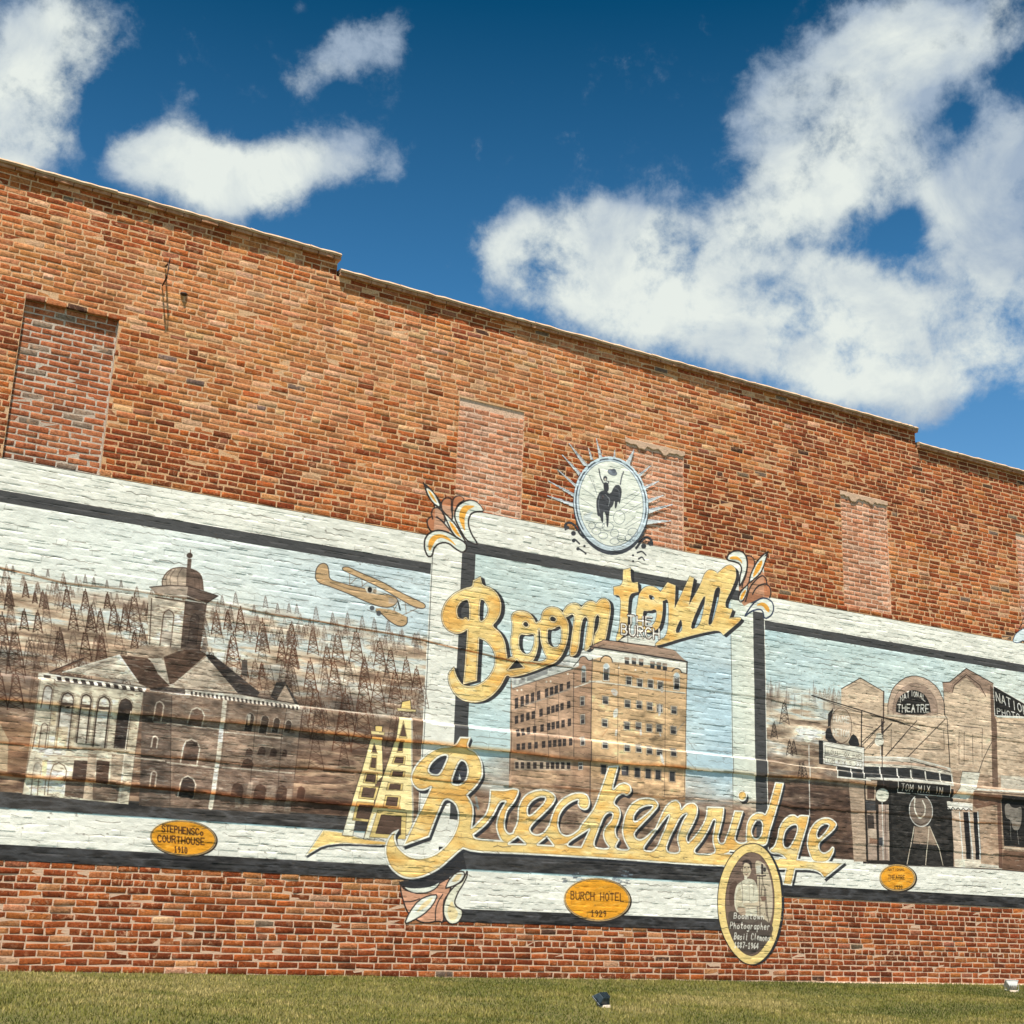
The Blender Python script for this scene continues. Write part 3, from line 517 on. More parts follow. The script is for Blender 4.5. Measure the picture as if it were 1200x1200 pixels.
# ---------------- theatre street
def theatre():
    c = E_THEAT; Y = lambda s: fr(s, 880, 640, 3.75); Z1 = lambda s: fr(s, 880, 780, 6.667); Z2 = lambda s: fr(s, 1020, 780, 6.667); Z3 = lambda s: fr(s, 1020, 880, 6.667); W5 = lambda s: fr(s, 960, 880, 8.571)
    TAN = (212, 184, 156); DK = (50, 42, 40); WH = (236, 234, 224); BK = (44, 42, 42)
    fill(Y('395,628 480,580 582,640 582,690 600,690 845,690 845,600 870,598 945,538 1062,602 1075,760 1200,770 1500,820 1500,1010 1075,1010 1075,1060 500,1000 495,870 440,860 395,740'), TAN, eid=c)
    region_noise(13.0, .87, XR, 1.95, [(120, 88, 68), (170, 134, 108), (190, 152, 122), (140, 104, 82)], 81, 14, 3, 0)
    fill(Z3('640,150 1400,260 1400,960 650,900'), (172, 134, 108), eid=c)
    n0 = (14.0, .87, XR, 2.6); region_noise(*n0, [(166, 134, 108), (200, 170, 142), (214, 188, 162), (184, 152, 126)], 82, 12, 3, .5, ids=[c])
    # arch
    P = Y('600,745 600,685 622,622 668,582 715,568 770,582 820,622 848,685 850,745'); fill(P, (196, 166, 144), eid=c, sm=1); line(P[:], 1.3, DK, .9, sm=1)
    line(Y('622,745 625,680 650,630 715,600 780,625 815,680 818,740'), 1.0, (110, 86, 76), .9, sm=1); fill(Y('612,745 628,680 655,625 715,598 780,622 812,680 820,745'), (168, 138, 122), .7, sm=1)
    fill(Y('634,740 637,690 660,652 710,630 755,645 782,685 790,742'), BK, sm=1)
    text('NAT', (880 + 655 / 3.75, 640 + 686 / 3.75), (880 + 694 / 3.75, 640 + 662 / 3.75), 6.4, WH, 1.5); text('ION', (880 + 702 / 3.75, 640 + 660 / 3.75), (880 + 733 / 3.75, 640 + 664 / 3.75), 6.4, WH, 1.5); text('AL', (880 + 741 / 3.75, 640 + 667 / 3.75), (880 + 764 / 3.75, 640 + 684 / 3.75), 6.2, WH, 1.5)
    text('THEATRE', (880 + 642 / 3.75, 640 + 729 / 3.75), (880 + 780 / 3.75, 640 + 731 / 3.75), 8.6, WH, 2.0)
    line(Y('590,745 860,752'), 3, (214, 198, 176))
    # gables
    line(Y('395,628 480,580 582,640'), 1.4, DK, .9); line(Y('410,632 480,598 560,640'), .8, (130, 104, 90), .8); line(Y('582,640 580,760 575,940'), 3.2, (92, 70, 62), .9)
    fill(Y('840,600 872,598 945,538 1064,604 1060,650 1015,645 945,578 890,618 885,645 845,640'), (176, 142, 122), eid=c); line(Y('840,600 872,598 945,538 1064,604'), 1.5, DK); line(Y('885,640 892,612 945,565 1005,612 1030,660'), 2.0, (96, 72, 62)); line(Y('880,628 885,606 945,556 1010,604'), .8, (120, 94, 80))
    line(Y('845,640 848,740 860,760 875,1010'), 1.2, DK, .9); fill(Y('1050,610 1075,640 1085,1060 1060,1060'), (120, 88, 72), .85)
    fill(Y('1062,614 1200,692 1330,762 1330,790 1200,750 1070,746'), BK, eid=c); line(Y('1330,762 1200,692 1064,614 1070,746 1200,750 1330,790'), 1.4, WH)
    text('NATIONAL', (880 + 1078 / 3.75, 640 + 680 / 3.75), (880 + 1260 / 3.75, 640 + 768 / 3.75), 10, WH, 2.0, slant=-.1); text('PHOTO', (880 + 1082 / 3.75, 640 + 738 / 3.75), (880 + 1180 / 3.75, 640 + 762 / 3.75), 6.5, WH, 1.5, slant=-.1)
    fill(Y('1070,752 1500,775 1500,800 1080,775'), (206, 178, 150)); line(Y('1075,776 1500,802'), 1.4, DK, .7)
    # brick work marks
    r = random.Random(4)
    for i in range(900):
        x = r.uniform(985, 1260); y = r.uniform(800, 905) if i % 2 else r.uniform(905, 1000)
        if y > 905 and x < 1115: continue
        line([[x, y], [x + r.uniform(1.5, 4), y + .5]], r.uniform(.5, .9), r.choice([(120, 84, 62), (226, 208, 184), (146, 108, 84), (232, 216, 196)]), .55)
    for i in range(160):
        x = r.uniform(975, 1015); y = r.uniform(770, 1000); 
        if y > 900 and x < 995 or y > 775 and x > 1010: continue
        line([[x, y], [x + r.uniform(1.5, 4), y + .5]], .6, r.choice([(132, 96, 76), (222, 202, 178)]), .5)
    # panel outlines and tie rods
    for s in ('160,500 160,645 575,660 570,490', '20,690 10,720', '595,420 610,600 625,860', '675,470 870,490 870,560', '690,520 690,770 730,770 730,520', '795,540 800,770', '870,560 870,720'): line(Z2(s), 1.0, DK, .85)
    for s in ('0,390 200,430 380,500', '360,430 110,715', '580,420 290,715', '165,455 -10,640', '110,440 -70,600', '945,600 880,730 800,960'): line(Z2(s), 1.3, (44, 38, 38), .9)
    line(Z1('470,235 860,352 1010,400 1200,460'), 1.8, (44, 40, 40)); line(Z1('480,235 640,300 860,370'), 1.0, (44, 40, 40), .8); line(Z1('862,355 860,640'), 2.4, (44, 40, 40)); line(Z1('1018,420 1020,720'), 2.0, (64, 52, 50)); line(Z1('800,455 950,485'), 1.6, (80, 60, 54), .8)
    for s in ('870,620 1040,440', '885,660 1100,450', '1050,710 1200,540'): line(Z1(s), 1.2, (44, 40, 40), .9)
    # dark street floor and entrance
    fill(Z3('-70,190 130,230 640,300 648,905 -60,880'), (58, 50, 46), eid=c)
    fill(Z3('135,250 640,340 648,905 140,885'), BK, eid=c)
    region_noise(14.0, .87, 15.15, 1.8, [(30, 30, 30), (58, 54, 52), (84, 80, 78), (40, 38, 38)], 83, 9, 3, .7, ids=[c])
    fill(W5('290,290 445,300 470,1112 345,1112 315,640'), (192, 164, 140), eid=c)
    for i in range(26): line(W5('%d,%d %d,%d' % (300 + i % 2 * 8, 310 + i * 31, 452, 318 + i * 31)), .6, (136, 106, 86), .7)
    fill(W5('455,295 570,300 560,500 465,490'), (196, 168, 144), eid=c); fill(W5('478,350 550,360 550,480 478,480'), (110, 80, 66)); fill(W5('460,500 560,510 560,600 470,600'), (72, 72, 76)); fill(W5('475,600 565,600 580,1100 490,1100'), (178, 152, 136), eid=c)
    fill(W5('480,640 545,650 550,780 485,780'), (80, 68, 64)); fill(W5('485,780 570,790 575,920 490,910'), (190, 168, 148)); fill(W5('500,870 580,890 585,930 500,930'), (150, 90, 62), .6)
    fill(W5('590,540 690,540 705,1100 600,1100'), (176, 150, 136), eid=c); line(W5('575,560 590,1100'), 2, DK, .9); line(W5('660,560 668,1100'), 1.2, (90, 70, 62), .9); fill(W5('595,870 640,870 640,950 598,950'), (76, 78, 88)); line(W5('690,540 700,1100'), 1.5, (206, 180, 158))
    line(W5('628,520 636,800 640,1090'), 1.8, (222, 218, 210)); fill(ell(960 + 630 / 8.571, 880 + 445 / 8.571, 7.8, 8.0), (206, 206, 192), eid=c); line(ell(960 + 630 / 8.571, 880 + 445 / 8.571, 7.8, 8.0), .8, (110, 100, 90), closed=True); line(W5('590,450 660,430'), 1, (120, 130, 110), .7)
    line(W5('632,150 635,370'), 1.4, (90, 84, 92))
    # marquee
    fill(Z2('-130,705 310,715 625,800 640,940 -130,880'), (214, 204, 190), eid=c); fill(Z2('-130,745 310,755 600,800 600,815 310,780 -130,760'), (196, 150, 122), .7)
    fill(Z2('-140,785 310,800 640,860 640,915 310,890 -140,870'), (60, 62, 66))
    for x in (-140, 70, 205, 312, 425, 538, 632): line(Z2('%d,%d %d,%d' % (x, 790 + max(x, 0) * .1, x + 8, 880 + max(x, 0) * .06)), 3.2, WH)
    line(Z2('-135,878 310,892 638,935'), 3.4, WH); line(Z2('-130,710 310,722 620,805'), 1.8, WH); line(Z2('310,740 620,830'), 1.2, DK, .9); line(Z2('310,725 330,880'), 1.2, (150, 140, 130), .8); line(Z2('90,440 90,880 100,940'), 2.0, (70, 62, 64), .9)
    fill(Y('375,965 500,975 500,1025 375,1015'), (60, 62, 66), eid=c)
    for x in (376, 438, 492): line(Y('%d,965 %d,1018' % (x, x)), 2.2, WH)
    line(Y('375,1015 500,1027 520,1030'), 2.6, WH)
    # black sign
    fill(Z2('208,905 618,938 615,1026 210,992'), BK); line(Z2('208,905 210,992 615,1026 618,938'), 1.4, WH)
    text('TOM MIX IN', (1020 + 235 / 6.667, 780 + 978 / 6.667), (1020 + 555 / 6.667, 780 + 1005 / 6.667), 8.0, WH, 1.3, slant=0)
    # horseshoe easel
    fill(Z3('345,590 455,590 525,740 330,722'), (166, 140, 120)); fill(ell(1020 + 392 / 6.667, 880 + 468 / 6.667, 13.6, 18.5, -4), (140, 122, 110)); fill(Z3('310,330 480,360 480,350 480,372 310,372'), BK, .9)
    line(ell(1020 + 392 / 6.667, 880 + 468 / 6.667, 13.6, 18.5, -4, 40, -60, 245), 1.8, (214, 216, 214)); line(Z3('345,375 340,440 355,500 385,530 420,500 428,440 405,390'), 2.8, (222, 214, 200), sm=1); line(Z3('345,560 390,580 440,560'), 1.6, (80, 60, 50), .8)
    for s in ('340,590 285,885', '455,590 430,890', '460,590 540,780 565,892'): line(Z3(s), 1.8, (222, 206, 184))
    # left cabinet sign
    fill(Z1('600,380 640,330 620,470 600,480'), (66, 62, 64), eid=c); fill(Z1('580,500 620,480 690,610 580,590'), (52, 52, 56), eid=c, sm=1); fill(Z1('750,620 790,530 830,560 850,640'), (52, 52, 56), eid=c, sm=1)
    fill(Z1('528,585 562,588 558,775 530,768'), (58, 60, 64), eid=c); fill(Z1('560,590 882,642 882,818 562,770'), WH, eid=c); line(Z1('560,590 882,642 882,818 562,770'), .9, DK, closed=True)
    for s in ('575,628 865,685 865,738 578,690', '575,700 868,752 865,795 576,758'): fill(Z1(s), (226, 222, 206)); line(Z1(s), 1.0, (80, 74, 70), closed=True)
    text('LOUI FOX HAP', (880 + 600 / 6.667, 780 + 690 / 6.667), (880 + 855 / 6.667, 780 + 728 / 6.667), 4.6, (110, 100, 92), .8); text('TOM MIX 5 22', (880 + 590 / 6.667, 780 + 752 / 6.667), (880 + 850 / 6.667, 780 + 790 / 6.667), 4.2, (110, 100, 92), .8)
    fill(ell(880 + 703 / 6.667, 780 + 470 / 6.667, 12.4, 20.5, -3), (206, 180, 156), eid=c); line(ell(880 + 703 / 6.667, 780 + 470 / 6.667, 12.4, 20.5, -3), 1.2, (120, 92, 78), closed=True)
    text('NAME', (880 + 645 / 6.667, 780 + 440 / 6.667), (880 + 765 / 6.667, 780 + 450 / 6.667), 7, WH, 1.4); text('METOM', (880 + 640 / 6.667, 780 + 545 / 6.667), (880 + 765 / 6.667, 780 + 560 / 6.667), 8, WH, 1.4)
    # lamps
    for x, y, yb in ((443, 560, 1200), (1000, 590, 700)):
        line(Z1('%d,%d %d,%d' % (x + 8, y + 60, x + 12, yb)), 2.0, (216, 212, 206), .95); fill(ell(880 + x / 6.667, 780 + y / 6.667, 5.2, 6.2), (230, 228, 214)); fill(ell(880 + x / 6.667, 780 + (y - 45) / 6.667, 4.0, 2.6), (226, 222, 206)); line(Z1('%d,%d %d,%d' % (x - 38, y - 20, x + 45, y - 18)), 1.0, (96, 84, 78))
    # shop front right
    fill(Z3('715,160 855,170 830,270 760,380 630,370 690,290'), (216, 212, 198)); line(Z3('715,160 855,170'), 1, DK); line(Z3('715,165 690,290 630,370'), .8, DK, .7); fill(Z3('1015,190 1400,230 1400,320 1020,290'), (196, 188, 174), .9)
    line(Z3('780,298 1200,325 1400,345'), 3.6, (226, 222, 212)); line(Z3('800,318 1200,345 1400,362'), 1.2, DK, .8)
    fill(Z3('593,392 795,412 795,465 600,455'), WH); line(Z3('598,438 622,462 640,440 662,464 682,444 702,468 722,448 745,470 765,452 790,470'), 1.4, DK)
    fill(Z3('630,465 830,480 860,905 655,905'), (206, 180, 158)); fill(Z3('722,478 765,480 782,845 748,845'), (46, 44, 50)); fill(Z3('800,478 835,480 850,850 820,850'), (46, 44, 50))
    for s in ('692,478 720,850', '765,480 798,850', '835,480 855,850'): line(Z3(s), 2.6, (222, 224, 222))
    for s in ('770,480 786,845', '842,480 860,845'): line(Z3(s), .7, (70, 120, 150), .8)
    fill(Z3('655,845 860,850 860,915 660,910'), (222, 210, 192)); fill(Z3('860,880 1025,900 1025,925 860,915'), (216, 208, 194))
    fill(Z3('800,330 990,345 990,420 830,450 800,430'), (124, 84, 64), .85); fill(Z3('985,340 1015,345 1030,920 1000,915'), (132, 92, 74))
    fill(Z3('1018,345 1500,390 1500,780 1040,742'), BK, eid=c); line(Z3('1040,755 1500,795'), 3, (206, 184, 160)); fill(Z3('1030,775 1500,820 1500,960 1030,925'), (140, 98, 76), .9)
    for s in ('1045,420 1080,405 1100,440 1140,450 1180,430 1180,540 1160,620 1110,620 1095,540 1050,520', ): fill(Z3(s), (160, 150, 140), .85, sm=2)
    for s in ('1090,540 1095,700', '1145,620 1155,730'): line(Z3(s), 1.2, (170, 166, 160), .8)
    line(Z3('140,890 640,910 1030,930 1400,965'), 1.4, DK, .9)
theatre()

# ---------------- biplane
def plane():
    c = E_PLANE; F = lambda s: fr(s, 360, 650, 8); TN = (192, 160, 122); DK = (70, 60, 54)
    fill(F('640,500 800,520 900,570 940,590 930,650 890,678 830,665 760,620 700,560 640,530'), TN, eid=c, sm=1); line(F('640,530 700,560 760,620 830,665 890,678 935,650 935,590'), 1.3, DK, sm=1)
    P = F('75,200 80,140 110,95 150,80 185,95 200,140 205,235 300,262 420,295 540,320 640,350 780,380 850,420 830,465 790,490 740,500 660,485 540,440 400,375 260,320 170,288 110,270 75,230'); fill(P, TN, eid=c, sm=2); line(P, 1.3, DK, .9, sm=2, closed=True)
    fill(F('200,250 540,340 780,390 830,430 820,460 700,430 540,390 300,310'), (188, 158, 122), .5, sm=1); line(F('210,262 400,330 560,352 700,378'), .8, DK, .8); line(F('110,255 180,232 200,240'), .9, (150, 110, 70), .7)
    P = F('325,130 345,115 390,118 470,160 700,255 860,350 1050,440 1100,465 1108,495 1080,510 1010,500 900,440 700,320 540,245 400,180 335,150'); fill(P, (196, 164, 124), eid=c, sm=2); line(P, 1.3, DK, .9, sm=2, closed=True)
    for s in ('395,185 395,280', '460,220 395,285', '510,245 515,300', '560,262 510,300', '640,310 650,350', '915,450 925,560', '1040,500 880,575', '800,480 830,560', '840,470 800,540'): line(F(s), .9, (140, 112, 92), .9)
    fill(F('530,300 600,305 680,350 740,380 650,375 560,360'), (222, 218, 208)); fill(ell(360 + 585 / 8, 650 + 332 / 8, 2.6, 3.4), (48, 44, 44)); fill(ell(360 + 630 / 8, 650 + 345 / 8, 2.2, 2.2), (170, 150, 130))
    line(F('845,430 868,520'), 2.2, (60, 58, 58)); fill(ell(360 + 605 / 8, 650 + 503 / 8, 2.8, 3), (84, 86, 92), eid=c); fill(ell(360 + 668 / 8, 650 + 552 / 8, 2.8, 3.2), (84, 86, 92), eid=c); fill(F('760,400 850,425 830,465 760,460'), (170, 156, 144), .7)
plane()

# ---------------- dry-brush hatching and greying of the picture scenes
def hatch():
    m = np.isin(EID, [E_COURT, E_THEAT, E_HOTEL, E_SCENE_L, E_SCENE_R])
    lum = RGB @ np.array([.3, .59, .11], np.float32); g = np.where(np.isin(EID, [E_COURT]), .38, np.where(np.isin(EID, [E_THEAT, E_HOTEL]), .22, 0.))[..., None].astype(np.float32)
    RGB[:] = RGB * (1 - g) + lum[..., None] * np.array([1.02, .99, .95], np.float32) * g
    ct = np.isin(EID, [E_COURT])[..., None]; RGB[:] = np.where(ct, np.clip((RGB - .55) * 1.12 + .56, .1, .95), RGB)
    sc = np.isin(EID, [E_COURT, E_SCENE_L, E_SCENE_R, E_THEAT])[..., None]; RGB[:] = np.where(sc & (RGB.mean(-1, keepdims=True) < .72), RGB * (.70 + .30 * np.clip(RGB.mean(-1, keepdims=True) / .72, 0, 1)), RGB)
    n = fbm(CH, CW, 34, 511, 4, 1.6); n2 = fbm(CH, CW, 9, 517, 3, 1.8)
    th = np.where(np.isin(EID, [E_THEAT]), .4, np.where(np.isin(EID, [E_COURT]), 1.0, .65)).astype(np.float32)
    k = (1 + ((n - .5) * .9 + (n2 - .5) * .7) * th * (m & (np.isin(EID, [E_COURT, E_THEAT]) | (np.arange(CH)[:, None] < (2.6 - CZ0) * S))))[..., None]; RGB[:] = np.minimum(RGB * k, np.maximum(RGB, .90))
    r = random.Random(77); ok = (E_COURT, E_THEAT, E_HOTEL, E_SCENE_L, E_SCENE_R)
    for it in range(14000):
        x = r.uniform(1.4, 17.6) if it < 9000 else r.uniform(2.2, 5.9); z = r.uniform(.8, 3.1) if it < 9000 else r.uniform(.95, 3.0); i = int((x - CX0) * S); j = int((z - CZ0) * S); e = EID[j, i]
        if e not in ok or (e == E_HOTEL and z > 1.5) or (it >= 9000 and e != E_COURT): continue
        if e == E_THEAT and r.random() < .6: continue
        if e in (E_SCENE_L, E_SCENE_R) and r.random() < .3 + (z - 1) * .2: continue
        l = r.uniform(3, 16); d = r.random() < .62; c = r.choice([(52, 38, 32), (78, 56, 44), (96, 66, 48)]) if d else r.choice([(222, 208, 188), (200, 182, 160), (206, 206, 200)])
        line([[i, j], [i + l * .5, j + r.uniform(-1.5, 1.5)], [i + l, j + r.uniform(-1.5, 1.5)]], r.uniform(.5, 1.3), c, r.uniform(.18, .5) * (1 if d else .7), tex=True)
hatch()

# ---------------- gold lettering by distance to the outline
GOLD = (232, 192, 108)
def gold(polys, holes, offs, layers, n_sh=7, shcol=(46, 46, 50), seed=1):
    """polys: list of (points, id); holes: list; layers: outline bands as (distance, colour) from the edge inwards, in px"""
    pts = [to_tex(chaikin(p, 2)) for p, _ in polys]; hs = [to_tex(chaikin(p, 2)) for p in holes]
    allp = np.vstack(pts); R = 9.0; bb = bbox(allp, 22); x0, y0, x1, y1 = bb; sd = np.full((y1 - y0, x1 - x0), -R, np.float32); own = np.zeros(sd.shape, np.uint8)
    for t, (_, e) in zip(pts, polys):
        b = bbox(t, R + 2); D = segdist(t, b, R, True); ins = cover([t], b, 2) > .5; s = np.where(ins, D, -D)
        sl = (slice(b[1] - y0, b[3] - y0), slice(b[0] - x0, b[2] - x0)); own[sl][(s > sd[sl]) & (s > 0)] = e; sd[sl] = np.maximum(sd[sl], s)
    for t in hs:
        b = bbox(t, R + 2); D = segdist(t, b, R, True); ins = cover([t], b, 2) > .5; s = np.where(ins, D, -D)
        sl = (slice(b[1] - y0, b[3] - y0), slice(b[0] - x0, b[2] - x0)); sd[sl] = np.minimum(sd[sl], -s)
    body = np.clip(sd + .5, 0, 1); sh = np.zeros_like(body)
    for k in range(1, n_sh + 1):
        dx = int(round(offs[0] * PX * k / n_sh)); dy = int(round(-offs[1] * PX * k / n_sh)); sh = np.maximum(sh, np.roll(np.roll(body, dx, 1), dy, 0))
    blend(bb, sh, shcol, .95)
    blend(bb, np.clip(sd + 1.4, 0, 1), (46, 46, 48), 1)
    n = fbm(y1 - y0, x1 - x0, 26, seed, 4, 2.0); m2 = fbm(y1 - y0, x1 - x0, 12, seed + 3, 3, 4.0)
    g0 = np.array([240, 208, 138]) / 255; g1 = np.array([226, 174, 96]) / 255; g2 = np.array([246, 228, 178]) / 255
    t = np.clip((n - .42) * 3.4, 0, 1)[..., None]; q = np.clip((m2 - .58) * 4, 0, .6)[..., None]
    col = (g0 * (1 - t) + g1 * t) * (1 - q) + g2 * q
    blend(bb, body, col.astype(np.float32), 1)
    for d0, d1, cc, aa in layers:
        m = np.clip(sd / PX - d0 + .5, 0, 1) * np.clip(d1 - sd / PX + .5, 0, 1); blend(bb, m.astype(np.float32), cc, aa)
    EID[y0:y1, x0:x1][sd > 0] = own[sd > 0]
A = lambda s: fr(s, 500, 670, 7.5); B = lambda s: fr(s, 600, 660, 7.5); Cc = lambda s: fr(s, 710, 640, 7.5)
Dd = lambda s: fr(s, 440, 860, 7.5); Ee = lambda s: fr(s, 560, 890, 7.5); Ff = lambda s: fr(s, 680, 890, 7.5); Gg = lambda s: fr(s, 800, 890, 7.5); Hh = lambda s: fr(s, 890, 900, 8)
def L(label): return piece('letter', label)
LB = L('capital B of the upper word with a small tick on top'); Lo1 = L('first o after the upper capital'); Lo2 = L('second o of the upper word'); Lm = L('m meeting the hotel roof')
Lt = L('t like a cross'); Lo3 = L('o after the t'); Lwn = L('joined w and n ending in an arrow point')
for q_ in (A('838,462 870,436 897,470 870,492'), A('787,776 715,862 850,842'), B('328,490 350,466 388,490 375,515 345,512')): fill(q_, (60, 60, 64))
gold([(A('400,132 405,78 405,78 472,45 472,45 487,118 560,138 620,190 655,270 650,370 612,440 572,476 640,530 685,610 700,720 712,800 705,900 650,1010 580,1090 500,1140 400,1155 300,1130 225,1060 185,960 190,890 237,838 237,838 262,920 315,1003 430,1008 530,945 590,850 603,760 575,680 520,612 458,588 458,588 440,960 440,960 318,992 318,992 335,800 352,515 352,515 300,545 250,550 180,520 135,460 122,370 160,270 230,195 330,145'), LB),
      (A('738,400 760,355 830,338 900,360 940,410 960,455 1000,430 1010,520 975,500 982,640 962,730 925,800 840,805 760,780 745,720 727,620 745,540 750,470'), Lo1),
      (B('205,520 250,505 262,430 300,395 350,380 410,395 445,435 495,520 500,600 480,710 440,810 380,880 300,905 180,880 310,850 270,770 245,680 240,575 215,600'), Lo2),
      (B('440,432 480,370 540,345 590,362 605,388 605,388 650,340 700,328 738,352 738,352 770,315 820,305 860,345 868,420 850,520 825,660 810,690 740,720 702,735 722,620 752,580 768,480 750,452 726,490 705,735 625,790 650,620 668,500 640,468 608,520 580,800 495,835 520,640 545,480 530,445 475,480 445,470'), Lm),
      (A('620,900 700,768 760,740 925,790 1075,795 1130,800 900,895 740,935 705,905 640,1000'), E_BAR1)],
     [A('370,240 300,265 262,330 270,400 310,418 345,395 372,435'), A('468,240 510,262 542,330 520,405 458,450'), A('838,462 870,436 897,470 870,492'), A('815,550 880,560 945,545 940,640 910,715 870,730 825,700 806,640'), A('787,776 787,776 715,862 715,862 850,842 850,842'),
      B('328,490 350,466 388,490 375,515 345,512'), B('310,580 350,590 420,548 432,600 427,700 390,745 340,735 308,690')],
     (6.6, 1.6), [(.6, 1.5, (232, 228, 212), .9), (1.9, 2.4, (70, 60, 54), .7)], seed=11)
hotel_alpha = None
# hotel roof line again where it overlaps the m
gx = lambda s: fr(s, 690, 740, 6)
fill(gx('-60,135 20,105 100,60 130,62 40,130 25,200 -70,170'), (206, 208, 204), .0)
gold([(Cc('150,210 150,210 215,193 215,193 218,325 278,318 278,318 285,405 285,405 205,420 192,560 190,680 178,760 110,835 80,832 115,720 125,590 128,440 68,430 68,430 65,360 65,360 145,345'), Lt),
      (Cc('262,570 275,520 285,430 330,362 400,348 455,375 490,420 500,480 497,600 470,720 400,760 330,760 270,680'), Lo3),
      (Cc('440,450 480,400 540,318 540,318 610,347 610,347 603,548 603,548 735,265 735,265 772,282 772,282 728,520 728,520 830,340 862,245 900,208 942,212 980,240 980,240 1050,175 1100,165 1140,200 1145,280 1095,400 1048,490 1050,545 1112,555 1112,555 1085,632 1085,632 1185,625 1185,655 1030,785 1030,785 1000,748 940,745 700,800 430,885 435,850 545,785 552,460 490,490'), Lwn)],
     [Cc('372,428 415,438 428,470 385,475'), Cc('325,565 380,575 440,552 445,620 420,690 360,720 325,640'), Cc('662,620 672,755 598,770'), Cc('888,368 830,708 720,742'), Cc('978,360 1005,370 990,470 932,692 890,692 935,500 955,390')],
     (6.6, 3.4), [(.3, 1.1, (236, 226, 196), .7)], seed=15)
# hotel roof overlaps the feet of the t
fill(gx('0,110 100,62 480,105 470,118 100,95 20,125'), (168, 136, 116), 1); line(gx('5,108 100,62 340,88'), 1.2, (58, 52, 52)); line(gx('5,108 340,158'), 2.4, (58, 52, 52))
fill(Cc('110,830 190,785 430,815 425,880 190,850'), (222, 220, 210), .95); line(Cc('110,830 190,785 430,812'), .8, (60, 58, 58)); line(Cc('190,785 190,850'), 1, (60, 58, 58)); line(Cc('100,840 430,885'), 1.1, (58, 52, 52))
text('THE', (710 + 192 / 7.5, 640 + 690 / 7.5), (710 + 402 / 7.5, 640 + 708 / 7.5), 10.5, (250, 247, 240), 2.4, edge=(70, 50, 42)); text('BURCH', (710 + 134 / 7.5, 640 + 775 / 7.5), (710 + 466 / 7.5, 640 + 820 / 7.5), 11.5, (250, 247, 240), 2.5, edge=(70, 50, 42))

LB2 = L('capital B of the lower word with a tick on top'); Lr = L('r after the lower capital'); Le = L('first e of the lower word'); Lc = L('c of the lower word'); Lk = L('tall k of the lower word'); Le2 = L('second e of the lower word')
Ln = L('n of the lower word'); Lr2 = L('square headed r of the lower word'); Li = L('i with a round dot'); Ld = L('d of the lower word'); Lg = L('g whose tail crosses the swash'); Le3 = L('last e of the lower word')
bar = np.array([[538, 998], [533, 974], [552, 978], [560, 984], [640, 987], [760, 994], [840, 999], [911, 1004], [952, 1009], [990, 1010.6], [990, 1010.6], [965.6, 1030], [965.6, 1030], [960, 1022], [948, 1019], [911, 1019], [800, 1013], [720, 1007], [613, 1001]])
gold([(fr('230,975 230,975 370,992 520,1042 700,1060 700,1088 265,1065 105,1160 105,1160', 340, 810, 6), E_PLAT)], [], (2.2, 2.8), [(-.4, .9, (236, 236, 228), .9)], shcol=(44, 46, 52), seed=23)
# yellow derricks
def big(F, outer, wins, cap, plate, e, feet):
    P = F(outer); fill(P, (246, 226, 168), eid=e); line(P, 1.2, (72, 62, 56), .9, closed=True)
    fill(F(feet), (232, 232, 220), .8)
    for w in wins:
        q = F(w); c = q.mean(0); fill(q + (q - c) * .45, (222, 196, 130)); line(q + (q - c) * .45, .8, (96, 80, 64), .8, closed=True); fill(q, (92, 72, 62)); line(q, .9, (60, 48, 44), closed=True)
    fill(F(cap), (236, 206, 132), eid=e); line(F(cap), 1.2, (60, 52, 50), closed=True); fill(F(plate), (242, 222, 164), eid=e); line(F(plate), .8, (110, 90, 70), closed=True)
K = lambda s: fr(s, 340, 810, 6)
big(K, '570,318 645,325 650,600 600,650 585,800 478,795 438,1018 365,1012 430,780 500,560', ['590,380 605,432 575,428', '575,470 600,470 595,540 562,535', '540,585 600,588 595,640 528,635', '512,680 600,685 580,750 498,742', '482,800 575,808 560,900 462,890'], '590,250 600,242 645,248 640,290 592,286', '560,280 660,290 655,310 565,305', E_DER1, '430,800 480,800 438,1018 365,1012')
big(K, '762,180 848,190 860,930 830,1015 780,1010 782,870 625,855 590,1048 515,1040 560,880 650,600 740,330', ['790,235 808,320 768,316', '772,362 790,362 785,420 757,420', '742,465 795,467 790,508 728,502', '722,565 790,570 785,598 715,596', '702,652 775,658 770,692 692,688', '682,745 755,750 745,808 668,802', '640,870 780,882 775,1010 600,1000'], '785,75 845,62 850,130 775,128', '748,118 885,132 880,148 755,140', E_DER2, '590,860 640,860 590,1048 515,1040')
line(K('848,190 860,930'), 3.0, (232, 230, 214), .6)

